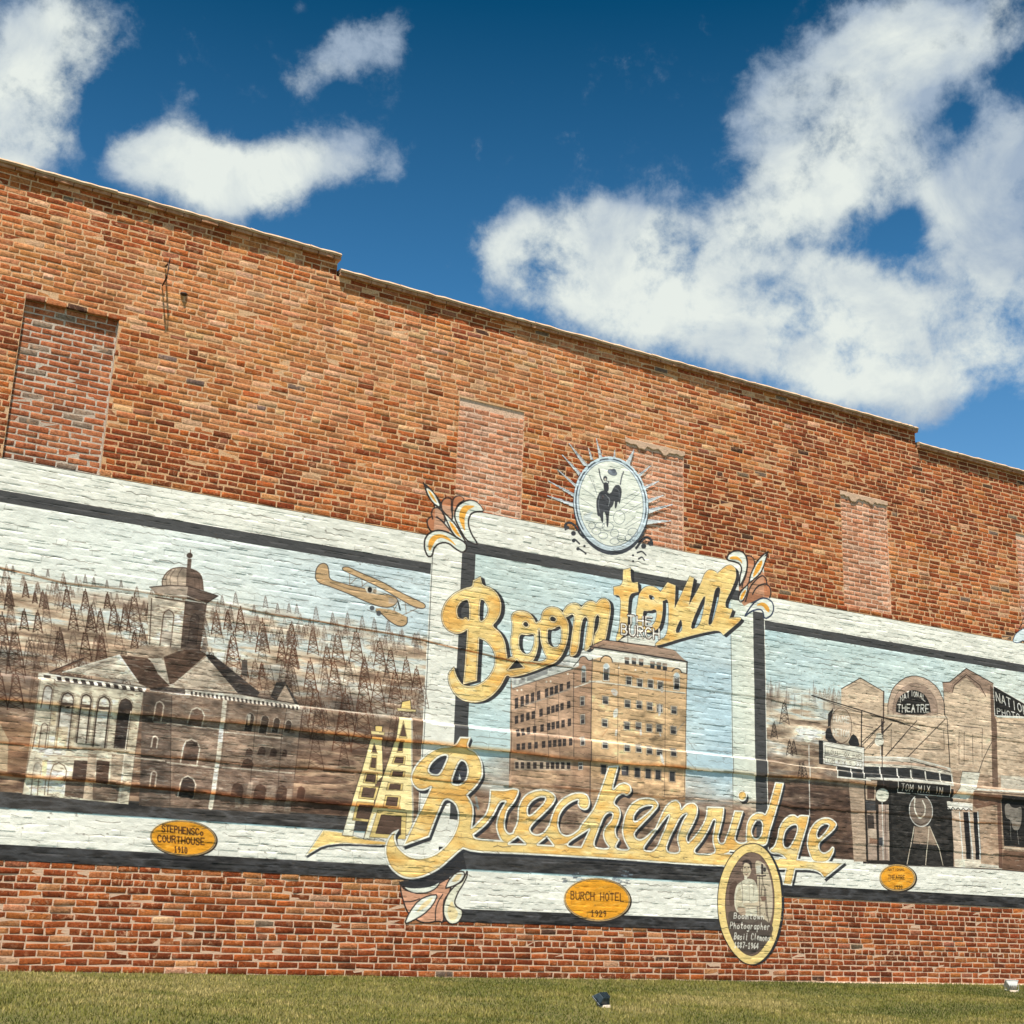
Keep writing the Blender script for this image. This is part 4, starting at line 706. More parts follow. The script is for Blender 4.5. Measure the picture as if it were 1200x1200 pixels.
fill(fr('200,400 225,440 330,465 480,460 620,380 760,290 800,292 760,110 600,250 400,360', 440, 980, 7.5), (48, 48, 52), 1, E_BORDER)
for q_ in (Dd('612,185 636,200 560,360 500,357 460,330 480,270 550,205'), Dd('745,230 790,250 812,320 790,410 730,450 660,435 700,320')): fill(q_, (66, 68, 76))
fill(Dd('735,350 750,400 725,405'), (220, 224, 220))
gold([(Dd('690,108 735,30 735,30 828,33 828,33 795,122 880,150 935,240 945,370 885,465 805,540 805,540 850,610 862,700 845,830 845,830 880,960 760,1010 650,1110 560,1190 440,1250 330,1280 230,1265 130,1190 85,1080 80,1000 100,930 140,870 202,842 202,842 165,900 190,990 280,1070 380,1095 500,1070 600,1000 680,900 722,790 725,700 700,620 640,575 590,590 470,905 470,905 235,990 235,990 485,470 485,470 430,498 370,495 320,445 303,370 350,270 450,170 560,112'), LB2),
      (Ee('105,262 105,262 240,270 300,250 362,262 355,310 310,390 255,450 235,530 235,610 270,655 315,640 345,560 400,560 400,750 225,745 180,680 155,590 170,490 240,372 240,372 195,372 130,500 60,590 -95,705 -140,705 -150,605 -55,605 0,545 60,490 95,400'), Lr),
      (Ee('350,420 380,350 430,298 510,265 600,265 665,298 690,345 640,420 450,598 470,645 520,665 580,640 628,560 660,640 660,760 300,760 300,640 345,560'), Le),
      (Ee('615,600 645,490 680,410 740,340 830,295 900,287 960,305 985,370 970,430 935,448 890,430 872,390 885,352 820,375 750,430 708,500 702,580 725,645 775,672 835,655 910,590 990,480 1060,560 960,640 760,770 600,760'), Lc),
      (Ff('245,62 245,62 335,55 335,55 272,282 330,215 390,200 440,228 447,285 410,322 370,300 320,330 290,388 340,420 355,480 330,560 305,620 318,680 350,705 300,790 300,810 -20,800 -20,600 60,500 120,420 180,250'), Lk),
      (Ff('365,640 370,555 392,470 440,390 510,345 590,335 660,350 692,405 640,470 468,645 485,690 525,708 580,680 650,600 660,640 640,810 440,810 385,720'), Le2),
      (Ff('640,640 700,500 740,420 785,372 840,352 878,385 885,435 885,435 930,388 990,375 1032,410 1025,490 990,570 950,640 930,700 955,742 1000,730 1060,670 1110,560 1150,640 1100,720 970,850 900,840 530,810'), Ln),
      (Gg('210,415 210,415 362,420 362,420 352,520 325,620 308,690 325,738 360,735 395,670 430,700 420,850 40,850 0,760 60,720 130,640 200,520'), Lr2),
      (Gg('450,450 450,450 530,455 530,455 500,550 465,660 460,710 500,735 550,730 585,690 610,760 560,810 400,810 350,760 390,650 420,560'), Li), (ell(800 + 520 / 7.5, 890 + 320 / 7.5, 5.4, 6.3, n=14), Li),
      (Gg('552,640 560,560 590,500 640,465 700,465 728,490 812,200 812,200 887,205 887,205 850,350 800,520 760,640 740,760 640,760 555,740'), Ld),
      (Hh('165,640 175,565 215,490 275,440 325,436 355,462 372,440 462,446 462,446 450,520 400,680 355,850 330,960 300,1102 300,1102 215,1092 215,1092 240,950 260,870 200,810 100,800 85,768 140,730'), Lg),
      (Hh('445,640 470,570 520,500 590,465 650,465 700,495 725,530 690,590 580,680 555,720 560,770 600,800 650,775 680,735 700,750 690,800 640,890 500,890 460,800 440,720'), Le3),
      (bar, E_BAR2)],
     [Dd('612,185 636,200 560,360 500,357 460,330 480,270 550,205'), Dd('745,230 790,250 812,320 790,410 730,450 660,435 700,320'),
      Ee('440,510 430,430 470,370 540,330 602,335 560,400'), Ee('350,682 350,682 270,740 270,740 415,742 415,742'), Ee('605,682 605,682 525,748 525,748 662,756 662,756'), Ee('978,615 978,615 905,768 905,768 752,758'),
      Ff('250,465 285,475 268,535 215,590 195,660 215,730 262,785 105,775 160,620 205,500'), Ff('345,700 380,740 440,795 300,785'), Ff('470,560 465,500 510,440 570,410 645,405 600,460'),
      Ff('790,470 740,600 655,808 540,798 620,690 720,550'), Ff('942,470 900,530 870,600 845,700 880,825 740,812 800,660 880,500'), Gg('265,530 287,532 265,640 260,730 292,832 75,828 175,715 235,600'),
      Gg('610,600 640,540 680,535 698,570 690,650 660,698 620,690 600,640'), Hh('220,660 240,590 290,540 347,530 350,590 310,690 270,752 225,740'), Hh('530,620 560,555 610,525 655,533 612,600 545,668'), Hh('152,802 152,802 110,846 192,850')],
     (3.8, 4.4), [(-.6, 1.9, (236, 236, 228), 1.0), (2.3, 2.9, (80, 72, 64), .65)], shcol=(44, 46, 52), seed=19)
# white centre showing inside the big B, blue-grey touches
line(Dd('820,600 900,640'), 3, (120, 150, 160), .4); line(Dd('880,560 900,660'), 4, (130, 158, 168), .45)

# ---------------- plaques
def plaque(cx, cy, rx, ry, ang, e, rows):
    fill(ell(cx + .8, cy + .8, rx + 1.6, ry + 1.6, ang), (48, 42, 40), eid=e); fill(ell(cx, cy, rx + .6, ry + .6, ang), (226, 190, 130), eid=e); line(ell(cx, cy, rx - .6, ry - .6, ang), 1.0, (60, 44, 34), .8, closed=True); P = ell(cx, cy, rx - 1.4, ry - 1.2, ang); fill(P, (230, 158, 44), eid=e)
    r = random.Random(cx)
    for i in range(46):
        a = r.uniform(0, 6.28); q = r.random() ** .5 * .82; x = cx + rx * q * math.cos(a); y = cy + ry * q * math.sin(a); line([[x - 3, y + 1.2], [x + 4, y - .8]], r.uniform(.8, 1.6), r.choice([(240, 184, 84), (214, 134, 32), (244, 198, 110), (206, 124, 30)]), .45)
    for s, p0, p1, h, w in rows: text(s, p0, p1, h, (66, 40, 24), w)
plaque(214.5, 982.3, 38.2, 20.2, 5, E_PL1, [('STEPHENS', (150 + 365 / 9.23, 950 + 225 / 9.23), (150 + 715 / 9.23, 950 + 262 / 9.23), 7.4, 1.4), ('Co', (150 + 730 / 9.23, 950 + 262 / 9.23), (150 + 810 / 9.23, 950 + 270 / 9.23), 7.2, 1.4), ('COURTHOUSE', (150 + 320 / 9.23, 950 + 335 / 9.23), (150 + 822 / 9.23, 950 + 372 / 9.23), 7.6, 1.45), ('1910', (150 + 500 / 9.23, 950 + 448 / 9.23), (150 + 638 / 9.23, 950 + 460 / 9.23), 6.6, 1.35)])
# dark smudges behind the second plaque
for x, y in ((672, 1031), (729, 1029)):
    for i in range(26):
        a = random.uniform(0, 6.28); q = random.random() ** .5; line([[x + 12 * q * math.cos(a) - 2, y + 9 * q * math.sin(a)], [x + 12 * q * math.cos(a) + 2, y + 9 * q * math.sin(a)]], 1.6, random.choice([(62, 70, 84), (150, 168, 184), (90, 100, 114), (50, 54, 62)]), .6)
plaque(699.5, 1054.3, 38.2, 24.5, 3, E_PL2, [('BURCH HOTEL', (640 + 288 / 10, 1010 + 440 / 10), (640 + 905 / 10, 1010 + 462 / 10), 9.0, 1.4), ('1929', (640 + 525 / 10, 1010 + 637 / 10), (640 + 700 / 10, 1010 + 642 / 10), 6.8, 1.35)])
plaque(1051.5, 1028.6, 20.6, 15.0, 2, E_PL3, [('NATIONAL', (1040.5, 1020.5), (1060, 1020.5), 2.8, .8), ('THEATRE', (1040.5, 1030.5), (1060, 1031), 5.0, .9), ('1920', (1047.5, 1041.5), (1057, 1042), 4.0, .9)])

# ---------------- corner scrolls
def scrolls():
    O = lambda s: fr(s, 480, 550, 12); OR = (232, 164, 66); PK = (186, 122, 88); BK = (52, 46, 46); W = (224, 228, 220)
    e = E_ORL
    for s in ('300,880 250,800 240,720 290,670 350,670 420,700 480,760 600,900', '320,700 300,610 330,550 390,540 440,580 480,640 500,760 440,720 380,670', '470,640 440,520 450,450 500,405 560,405 590,440 580,560 600,640 590,720', '600,700 600,560 600,440 640,385 700,370 750,395 775,435 680,490 640,580'):
        fill(O(s), PK, .72, e, sm=2); line(O(s), 2.2, BK, .95, sm=2)
    P = O('180,175 180,175 300,270 370,360 430,440 450,560 400,560 320,480 240,360 205,250'); fill(P, BK, 1, e, sm=1); fill(O('225,255 300,300 370,390 430,540 330,470 260,360'), W, 1, sm=1); fill(O('250,290 300,330 350,410 390,490 330,430 280,360'), OR, 1, sm=1)
    P = O('440,560 480,610 560,690 640,770 760,980 790,1030 700,1010 600,900 540,780 480,640'); fill(P, W, 1, e, sm=1); line(P, 2.4, BK, sm=1, closed=True); fill(O('545,720 620,790 700,930 730,970 660,930 590,840'), OR, 1, sm=1)
    P = O('1050,600 1000,510 930,450 850,430 760,455 680,510 635,590 630,690 680,800 790,1000 900,1050 960,1060 870,920 825,800 825,700 860,630 920,600'); fill(P, W, 1, e, sm=1); line(P, 2.6, BK, sm=1, closed=True); fill(O('920,520 830,510 760,510 700,590 690,700 730,800 780,890 770,780 770,680 810,580 870,550'), OR, .95, sm=2)
    P = O('250,1230 205,1120 205,1000 250,920 330,870 430,860 540,890 640,950 790,1040 800,1130 740,1180 640,1120 560,1050 480,1030 400,1050 340,1110 320,1200 300,1230'); fill(P, W, 1, e, sm=1); line(P, 2.6, BK, sm=1, closed=True); fill(O('265,1140 255,1040 300,950 400,910 500,930 600,1010 660,1090 560,1010 450,960 370,990 320,1080 290,1150'), OR, .95, sm=2)
    e = E_ORR; O = lambda s: fr(s, 820, 630, 12)
    fill(O('600,980 540,720 560,560 600,300 650,240 740,280 790,360 900,500 980,660 1010,760 990,850 860,850 700,920'), PK, .8, e, sm=1)
    for s in ('600,200 640,240 670,320 665,450 640,560 600,640 590,700', '660,260 720,260 770,320 765,420 700,580', '640,900 700,700 800,580 880,530 930,580 940,650', '740,800 780,720 840,670 920,650 980,690 1000,780 980,850', '700,560 690,640 640,700 560,760 540,840'): line(O(s), 2.6, BK, sm=2)
    P = O('375,300 400,240 460,195 540,185 610,210 650,270 670,380 650,500 600,620 550,700 560,560 590,440 560,370 480,340 400,325'); fill(P, W, 1, e, sm=1); line(P, 3.0, BK, sm=1, closed=True); fill(O('410,290 450,265 520,265 580,310 600,380 560,330 500,310 430,310'), OR, .95, sm=1)
    P = O('960,200 960,200 930,300 880,450 840,520 700,640 690,620 720,500 800,340 880,250'); fill(P, W, 1, e, sm=1); line(P, 2.6, BK, sm=1, closed=True); fill(O('870,310 880,360 840,460 760,560 740,550 790,400'), OR, 1, sm=1); fill(O('960,195 900,270 940,260'), BK)
    P = O('680,660 660,790 600,900 560,910 540,860 570,770 630,700'); fill(P, W, 1, e, sm=1); line(P, 2.2, BK, sm=1, closed=True); fill(O('650,720 640,790 590,880 560,870 580,800'), OR, 1, sm=1)
    P = O('620,1120 700,990 780,900 870,850 950,860 1020,910 1040,1000 1010,1090 940,1140 900,1130 890,1060 870,1020 820,1010 740,1030 680,1070'); fill(P, W, 1, e, sm=1); line(P, 2.6, (50, 60, 84), sm=1, closed=True); fill(O('780,960 860,910 930,930 980,1000 970,1060 930,1030 880,960'), OR, .95, sm=1)
    e = E_ORB; O = lambda s: fr(s, 440, 980, 7.5)
    P = O('220,420 250,470 400,510 500,450 580,400 660,360 660,480 600,560 600,760 540,745 450,765 380,750 300,690 270,650 240,560 220,480'); fill(P, (212, 158, 130), 1, e, sm=1); line(P, 2.0, BK, sm=1, closed=True)
    fill(O('240,445 320,460 420,455 500,440 570,400 530,460 460,495 380,505 300,490'), (228, 230, 220), 1, e, sm=1); line(O('240,445 300,490 380,505 460,495 530,460 570,400'), 1.6, BK, sm=1)
    for s in ('245,575 320,575 385,550', '525,745 525,640 550,570 590,510', '600,755 590,640 600,560'): line(O(s), 1.6, BK, sm=1)
    for P, Q2 in ((O('250,775 300,660 380,560 470,520 550,512 500,610 420,690 320,745'), O('350,680 400,600 470,550 510,535 460,610')), (O('610,460 640,390 700,320 770,305 785,340 750,400 690,435 640,450'), O('660,400 720,330 765,330 720,400'))):
        fill(P, (228, 230, 220), 1, e, sm=1); line(P, 1.8, BK, sm=1, closed=True); fill(Q2, (234, 204, 150), .8, sm=1)
    P = O('805,300 805,350 770,420 720,500 690,580 710,620 765,650 760,710 720,765 660,775 620,740 595,680 600,590 640,500 700,430 760,400 790,340'); fill(P, (228, 226, 206), 1, e, sm=1); line(P, 2.0, BK, sm=1, closed=True); fill(O('670,560 690,620 730,680 700,740 650,740 625,650'), (232, 208, 154), .8, sm=1)
    e = E_ORE; O = lambda s: fr(s, 1186, 740, 1)
    P = O('0,12 4,2 14,-4 26,-2 34,10 34,24 26,34 20,30 22,18 14,10 6,14'); fill(P, (214, 226, 232), 1, e, sm=1); line(P, 1.6, (50, 60, 84), sm=1, closed=True); line(O('8,-2 16,-20 26,-38 22,-10'), 2, BK, sm=1)
scrolls()

# ---------------- medallion
def medal():
    e = E_MED; O = lambda s: fr(s, 640, 500, 7.5); G1 = (70, 78, 90); LB_ = (206, 220, 230)
    cx, cy = 640 + 568 / 7.5, 500 + 690 / 7.5
    for s in ('440,110 500,300 470,305', '200,150 370,350 330,345', '140,250 300,410 285,430', '100,380 270,520 255,530', '20,480 260,600 255,625', '10,610 270,685 260,715', '775,200 735,330 700,320', '920,345 790,440 805,460', '990,480 820,545 835,570', '1030,605 870,650 880,680', '1110,685 870,735 880,770', '1090,830 860,820 870,860', '600,210 600,300 590,300', '370,190 410,290 390,290'):
        P = O(s); fill(P, (204, 212, 218), .95, e); line(P[[0, 1]], 1.5, (204, 212, 220), .8, e); line(P[[1, 0]] + [0, .8], .8, (90, 84, 92), .6); line(P[[0, 2]], 1.2, (222, 232, 238), .6)
    fill(ell(cx, cy + 1.5, 44, 57.5, -7), (64, 68, 76), 1, e); fill(ell(cx, cy - 1.5, 43.5, 55.5, -7), LB_, 1, e); line(ell(cx, cy - 1, 41, 53, -7), 2.4, G1, 1, closed=True); fill(ell(cx, cy - 1.5, 37.5, 50, -7), (228, 231, 222), 1, e); line(ell(cx, cy - 1.5, 37.5, 50, -7), .9, G1, .8, closed=True)
    line(ell(cx, cy - 1, 41, 53, -7, 40, 30, 150), 2.2, (206, 220, 228), .9)
    for a in range(-150, 60, 22): 
        t = ell(cx, cy - 1, 42, 54, -7, 2, a, a + 5); line(t, 4.2, (206, 226, 238), .9)
    # scroll drops
    for s, w in (('168,905 165,860 200,840 245,860 290,940 325,975', 3.6), ('230,1000 250,990 290,1030', 3), ('270,1080 290,1075 345,1115', 2.6), ('800,1110 840,1095 875,1130', 2.6), ('810,1165 840,1145 860,1175', 2.6), ('930,1040 925,990 885,965 840,1000 790,1070', 4.2)): line(O(s), w, (58, 60, 66), 1, e, sm=2)
    for x, y, r in ((238, 940, 2.8), (335, 1052, 1.4), (345, 1118, 1.2), (855, 1052, 3), (762, 1133, 1.3), (762, 1185, 1.3), (180, 890, 2.4), (915, 1030, 2.8), (240, 1005, 2), (278, 1075, 2)): fill(ell(640 + x / 7.5, 500 + y / 7.5, r, r), (62, 64, 70), 1, e)
    # rays, clouds, horse and rider
    for s in ('310,540 430,620', '300,630 430,720', '410,470 445,600', '380,440 440,580', '640,740 850,560', '660,650 800,570', '690,870 780,800', '640,790 860,660', '720,760 850,700', '690,900 830,820'): line(O(s), .9, (120, 124, 130), .75)
    for x, y, rx, ry in ((400, 870, 28, 30), (440, 920, 40, 30), (500, 960, 40, 28), (600, 940, 36, 36), (660, 985, 36, 30), (760, 930, 44, 36), (540, 880, 50, 36), (720, 980, 30, 26), (600, 1010, 40, 26), (470, 870, 40, 26), (780, 990, 26, 22), (640, 800, 50, 60)): line(ell(640 + x / 7.5, 500 + y / 7.5, rx / 7.5, ry / 7.5), .9, (96, 104, 116), .8, closed=True)
    fill(O('320,780 420,740 380,800 440,830 330,830'), (170, 186, 206), .35, sm=1)
    H = (70, 72, 78)
    fill(O('440,640 470,570 520,560 560,600 600,520 640,510 665,560 655,640 640,690 630,650 615,720 600,720 600,640 585,700 560,720 550,780 545,880 530,890 525,780 500,740 500,840 490,850 470,790 450,790 440,720'), H, 1, sm=1)
    line(O('470,610 455,680 470,760'), 1.0, (150, 154, 160), .8, sm=1); line(O('520,600 560,640 545,700'), 1.2, (176, 180, 184), .8, sm=1); line(O('600,540 640,560 640,620'), 1, (140, 144, 150), .7, sm=1)
    fill(O('505,560 500,500 520,490 545,500 550,560 530,580'), (60, 62, 68), 1, sm=1); fill(ell(640 + 517 / 7.5, 500 + 458 / 7.5, 2.4, 3.0), (66, 68, 74)); fill(ell(640 + 518 / 7.5, 500 + 466 / 7.5, 1.3, 1.6), (196, 186, 176))
    line(O('500,500 475,450 462,375'), 2.2, (76, 78, 86), sm=1); line(O('545,500 548,485 530,480'), 1.6, (76, 78, 86)); line(O('650,510 660,450 678,400'), 2.2, (96, 98, 106), sm=1)
    fill(ell(640 + 580 / 7.5, 500 + 405 / 7.5, 5.6, 3.2, 20), (120, 128, 140)); fill(ell(640 + 592 / 7.5, 500 + 392 / 7.5, 2.8, 2.6, 20), (92, 98, 110)); line(ell(640 + 580 / 7.5, 500 + 405 / 7.5, 5.6, 3.2, 20), .8, (70, 76, 88), closed=True)
medal()

# ---------------- portrait oval
def portrait():
    e = E_PORT; O = lambda s: fr(s, 830, 980, 7.5); X = lambda x: 830 + x / 7.5; Yy = lambda y: 980 + y / 7.5
    ov = O('395,62 450,75 520,130 580,230 630,380 648,560 640,720 600,900 530,1040 440,1120 370,1132 300,1110 200,1010 120,860 82,700 78,540 95,390 150,240 230,130 310,75')
    fill(ov + [2.6, .6], (44, 46, 52), 1, e, sm=2); fill(ov, (236, 208, 140), 1, e, sm=2); line(ov, 1.4, (48, 46, 46), 1, sm=2, closed=True)
    for i in range(70):
        a = random.uniform(0, 6.28); q = random.uniform(.84, .96); line([[X(363 + 285 * q * math.cos(a)), Yy(597 + 535 * q * math.sin(a))], [X(363 + 285 * q * math.cos(a)) + 3, Yy(597 + 535 * q * math.sin(a)) + .6]], 1.2, random.choice([(226, 182, 104), (244, 226, 172)]), .5)
    inn = O('390,140 460,165 520,250 560,370 580,520 575,680 550,820 500,950 440,1030 380,1055 310,1030 240,960 190,860 155,720 145,580 160,440 200,310 270,200 330,148')
    fill(inn, (118, 98, 88), 1, e, sm=2); line(inn, 1.0, (60, 50, 46), .9, sm=2, closed=True)
    fill(O('400,200 500,240 548,380 568,540 560,700 520,800 430,820 430,400'), (206, 192, 168), .9, sm=2); fill(O('180,420 260,380 240,600 180,620'), (90, 70, 62), .8, sm=2); fill(O('180,660 300,680 560,860 480,980 380,1040 300,1020 220,920'), (74, 66, 62), .85, sm=2)
    SK = (200, 184, 160); fill(O('285,400 330,370 400,380 430,440 440,560 420,640 440,760 300,760 280,700 230,640 225,520 245,430'), (214, 208, 188), 1, sm=2)   # shirt
    fill(O('165,655 260,665 330,700 450,700 530,760 575,800 540,900 480,980 380,1045 300,1020 230,950 185,850'), (84, 74, 68), .88, sm=2)
    fill(O('270,430 240,520 235,620 280,650 300,600 290,480'), (196, 186, 162), 1, sm=2); line(O('290,400 300,480 300,580'), 1.1, (120, 104, 92), .8, sm=1); line(O('355,400 360,560 350,640'), .8, (150, 136, 120), .8); line(O('400,400 395,520'), 1.2, (130, 116, 102), .7)
    fill(O('300,580 400,590 470,560 500,575 490,600 400,625 310,630'), SK, 1, sm=2); line(O('300,640 420,635 470,600'), 1.0, (110, 90, 80), .8, sm=1)                       # forearm
    fill(O('240,620 320,620 330,690 280,700'), (176, 150, 128), .8, sm=1)
    fill(O('300,290 310,240 335,215 365,225 375,270 372,320 350,360 320,360 300,330'), SK, 1, sm=2); fill(O('295,260 300,215 340,200 378,220 382,280 370,300 362,245 320,232'), (64, 54, 52), 1, sm=1)
    fill(O('310,272 326,270 326,278 312,280'), (70, 56, 52)); fill(O('342,272 360,270 360,278 344,280'), (70, 56, 52)); line(O('335,280 332,305'), .7, (150, 120, 100)); line(O('318,330 334,336 348,328'), 1.0, (96, 60, 54)); line(O('290,285 292,305'), 1.4, SK)
    fill(O('315,345 340,355 335,385 312,375'), (230, 222, 204)); 
    # camera on tripod
    fill(O('418,262 460,255 462,330 420,328'), (196, 192, 180)); fill(O('462,240 480,245 480,335 462,335'), (70, 62, 60)); fill(O('480,262 508,270 508,315 480,320'), (176, 166, 150)); fill(ell(X(492), Yy(295), 1.7, 2.4), (52, 48, 48)); line(O('430,345 470,350 500,345'), 2.6, (78, 70, 66))
    for s in ('445,340 450,560 455,800', '425,340 420,420', '470,345 480,430 500,470 520,700 560,900', '470,430 460,540', '490,470 510,700'): line(O(s), 1.5, (84, 72, 66), .9)
    fill(O('455,530 500,525 510,560 470,575'), (120, 92, 80), .9, sm=1)
    T = (240, 238, 228)
    text('Boomtown', (X(222), Yy(722)), (X(485), Yy(732)), 6.6, T, 1.25, slant=.1); text('Photographer', (X(190), Yy(810)), (X(536), Yy(820)), 7.4, T, 1.25, slant=.1); text('Basil Clemons', (X(225), Yy(905)), (X(540), Yy(920)), 7.6, T, 1.3, slant=.1); text('1887-1964', (X(225), Yy(980)), (X(435), Yy(988)), 6.6, T, 1.25, slant=.1)
portrait()

# ------------------------------------------------------------------ wall relief (metres)
PITCH = .0675; Z0 = -.68; JT = .0125; XW0, XW1 = -2.0, 21.0
XREF = np.array([2.08, 2.71, 4.18, 5.04, 6.8, 7.95, 9.17, 10.47, 11.58, 12.6, 13.77, 16.03]); ZREF = np.array([3.11, 3.05, 3.07, 3.035, 2.976, 2.885, 2.90, 2.846, 2.845, 2.806, 2.806, 2.71])
def step_lines(x):
    """heights of the wall's horizontal laps at x: top lap, band top, band bottom, lower laps"""
    w = np.sin(x * 2.3) * .006 + np.sin(x * 5.9 + 1) * .004
    l1 = np.interp(x, XREF, ZREF) + w; b1 = np.interp(x, [0, 6.9, 12.7, 20], [2.08, 2.07, 2.02, 2.0]) + w; b0 = np.interp(x, [0, 5, 9, 12.7, 20], [1.82, 1.815, 1.80, 1.85, 1.86]) - w
    m1 = np.interp(x, [0, 4.3, 8.5, 13.3, 20], [1.41, 1.41, 1.435, 1.49, 1.50]) + w * 1.5; m0 = np.interp(x, [0, 2.3, 5.2, 9, 20], [1.12, 1.11, 1.07, 1.05, 1.08]) + w
    return l1, b1, b0, m1, m0
def layout_rng(k): return np.random.default_rng(1000 + k)
def course(k, x0, x1, header, jit=.35):
    """brick spans along one course"""
    r = layout_rng(k); L_ = .0985 if header else .2015; off = (.106 if k % 2 else 0) + r.uniform(-.05, .05); x = x0 - .3 + off; out = []
    while x < x1:
        l = L_ + r.normal(0, .0028)
        if not header and r.random() < .035: l = .0985
        out.append((x, x + l)); x += l + JT + r.normal(0, .0012)
    return out
NCOURSE = 132
def is_header(k): return k % 7 == 5

def tex_relief():
    """heights for the painted film; also paint details that follow the joints"""
    zc = np.arange(CH) / S + CZ0; xc = np.arange(CW) / S + CX0
    # cracks of paint along joints
    r = random.Random(3)
    kmax = int((4.7 - Z0) / PITCH)
    for k in range(5, kmax):
        z = Z0 + k * PITCH; x = XW0
        while x < XW1:
            ln = r.expovariate(1 / .13) + .02
            if r.random() < .42:
                n = max(int(ln / .05), 1) + 1; pts = np.array([[x + ln * i / (n - 1 if n > 1 else 1), z + r.uniform(-.012, .012)] for i in range(n)])
                j = min(max(int((z - CZ0) * S), 0), CH - 1); i = min(max(int((x - CX0) * S), 0), CW - 1)
                if ALP[j, i] > .5 and len(pts) > 1: line((pts - [CX0, CZ0]) * S, r.uniform(.35, 1.1), (66, 58, 50), r.uniform(.15, .8), tex=True)
            x += ln
        for (a, b) in course(k, XW0, XW1, is_header(k)):
            if r.random() < .12:
                i = int((b + .006 - CX0) * S); j = int((z - CZ0) * S)
                if 0 < i < CW and 0 < j < CH and ALP[j, i] > .5: line([[i, j + 1], [i + r.uniform(-1, 1), j + PITCH * S * .8]], .6, (70, 62, 54), .35, tex=True)
    for i in range(1500):
        x = r.uniform(XW0, XW1); z = r.uniform(.3, 4.6); j = int((z - CZ0) * S); ii = int((x - CX0) * S)
        if ALP[j, min(ii, CW - 1)] > .5: line([[ii, j], [ii + r.uniform(2, 9), j + r.uniform(-4, 2)], [ii + r.uniform(6, 16), j + r.uniform(-4, 3)]], r.uniform(.4, .9), (70, 60, 52), r.uniform(.15, .55), tex=True)
    for i in range(500):   # pits and peeled flecks
        x = r.uniform(XW0, XW1); z = r.uniform(0, 4.6); j = int((z - CZ0) * S); ii = int((x - CX0) * S)
        if ALP[j, min(ii, CW - 1)] > .5: fill(np.array([[ii - 2, j], [ii + r.uniform(0, 4), j + r.uniform(1, 3)], [ii + r.uniform(2, 6), j - 1]]), (84, 74, 66), .6, tex=True)
    # rust and dirt along the laps, a sunlit highlight painted on the band's top edge
    l1, b1, b0, m1, m0 = step_lines(xc)
    zz = zc[:, None]; n = fbm(CH, CW, 22, 91, 3, 6)
    def strip(lz, up, dn, col, a, x0=-9, x1=99):
        t = np.clip(1 - (zz - lz[None]) / up, 0, 1) * (zz >= lz[None]) + np.clip(1 - (lz[None] - zz) / dn, 0, 1) * (zz < lz[None])
        m = t * a * np.clip(n * 1.6 - .2, 0, 1) * ((xc > x0) & (xc < x1))[None] * (ALP > .5); m = m.astype(np.float32)[..., None]; g = np.array(col, np.float32) / 255 * 1.15; RGB[:] = RGB * (1 - m) + (RGB * g if col[2] < 200 else g / 1.15) * m
    strip(l1, .022, .008, (150, 92, 52), 1.0, -9, 9.5); strip(l1, .02, .006, (150, 130, 110), .6, 9.5); strip(b0, .05, .006, (214, 138, 66), 1.0); strip(m0, .05, .01, (205, 110, 40), 1.0, -9, 6.6); strip(m1, .03, .01, (190, 126, 74), .8)
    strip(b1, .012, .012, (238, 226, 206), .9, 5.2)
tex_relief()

# grain and grime over all paint
n = fbm(CH, CW, 60, 201, 5, 2.0) - .5; n2 = fbm(CH, CW, 5, 207, 3, 2.5) - .5
RGB *= (1 + n * .16 + n2 * .16)[..., None] * np.array([1.01, 1.01, 1.005], np.float32); np.clip(RGB, 0, 1, out=RGB)
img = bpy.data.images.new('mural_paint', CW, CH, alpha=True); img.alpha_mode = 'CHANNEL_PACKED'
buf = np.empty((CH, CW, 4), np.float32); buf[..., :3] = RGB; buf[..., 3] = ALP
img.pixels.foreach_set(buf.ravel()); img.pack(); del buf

# ------------------------------------------------------------------ materials
def new_mat(name):
    m = bpy.data.materials.new(name); m.use_nodes = True; nt = m.node_tree; nt.nodes.clear()
    out = nd(nt, 'ShaderNodeOutputMaterial'); b = nd(nt, 'ShaderNodeBsdfPrincipled'); nt.links.new(b.outputs[0], out.inputs[0]); b.inputs['Roughness'].default_value = .85
    b.inputs['Specular IOR Level'].default_value = .25
    return m, nt, b
def obj_pos(nt): return nd(nt, 'ShaderNodeNewGeometry').outputs['Position']
def mural_uv(nt):
    p = obj_pos(nt); s = nd(nt, 'ShaderNodeSeparateXYZ'); nt.links.new(p, s.inputs[0])
    u = mth(nt, 'MULTIPLY_ADD', s.outputs[0], 1 / (CX1 - CX0), -CX0 / (CX1 - CX0)); v = mth(nt, 'MULTIPLY_ADD', s.outputs[2], 1 / (CZ1 - CZ0), -CZ0 / (CZ1 - CZ0))
    c = nd(nt, 'ShaderNodeCombineXYZ'); nt.links.new(u, c.inputs[0]); nt.links.new(v, c.inputs[1]); ti = nd(nt, 'ShaderNodeTexImage', image=img, extension='CLIP'); nt.links.new(c.outputs[0], ti.inputs[0])
    return p, ti
def bump(nt, b, h, dist, strength=1.0):
    n = nd(nt, 'ShaderNodeBump', Strength=strength, Distance=dist); nt.links.new(h, n.inputs['Height']); nt.links.new(n.outputs[0], b.inputs['Normal'])
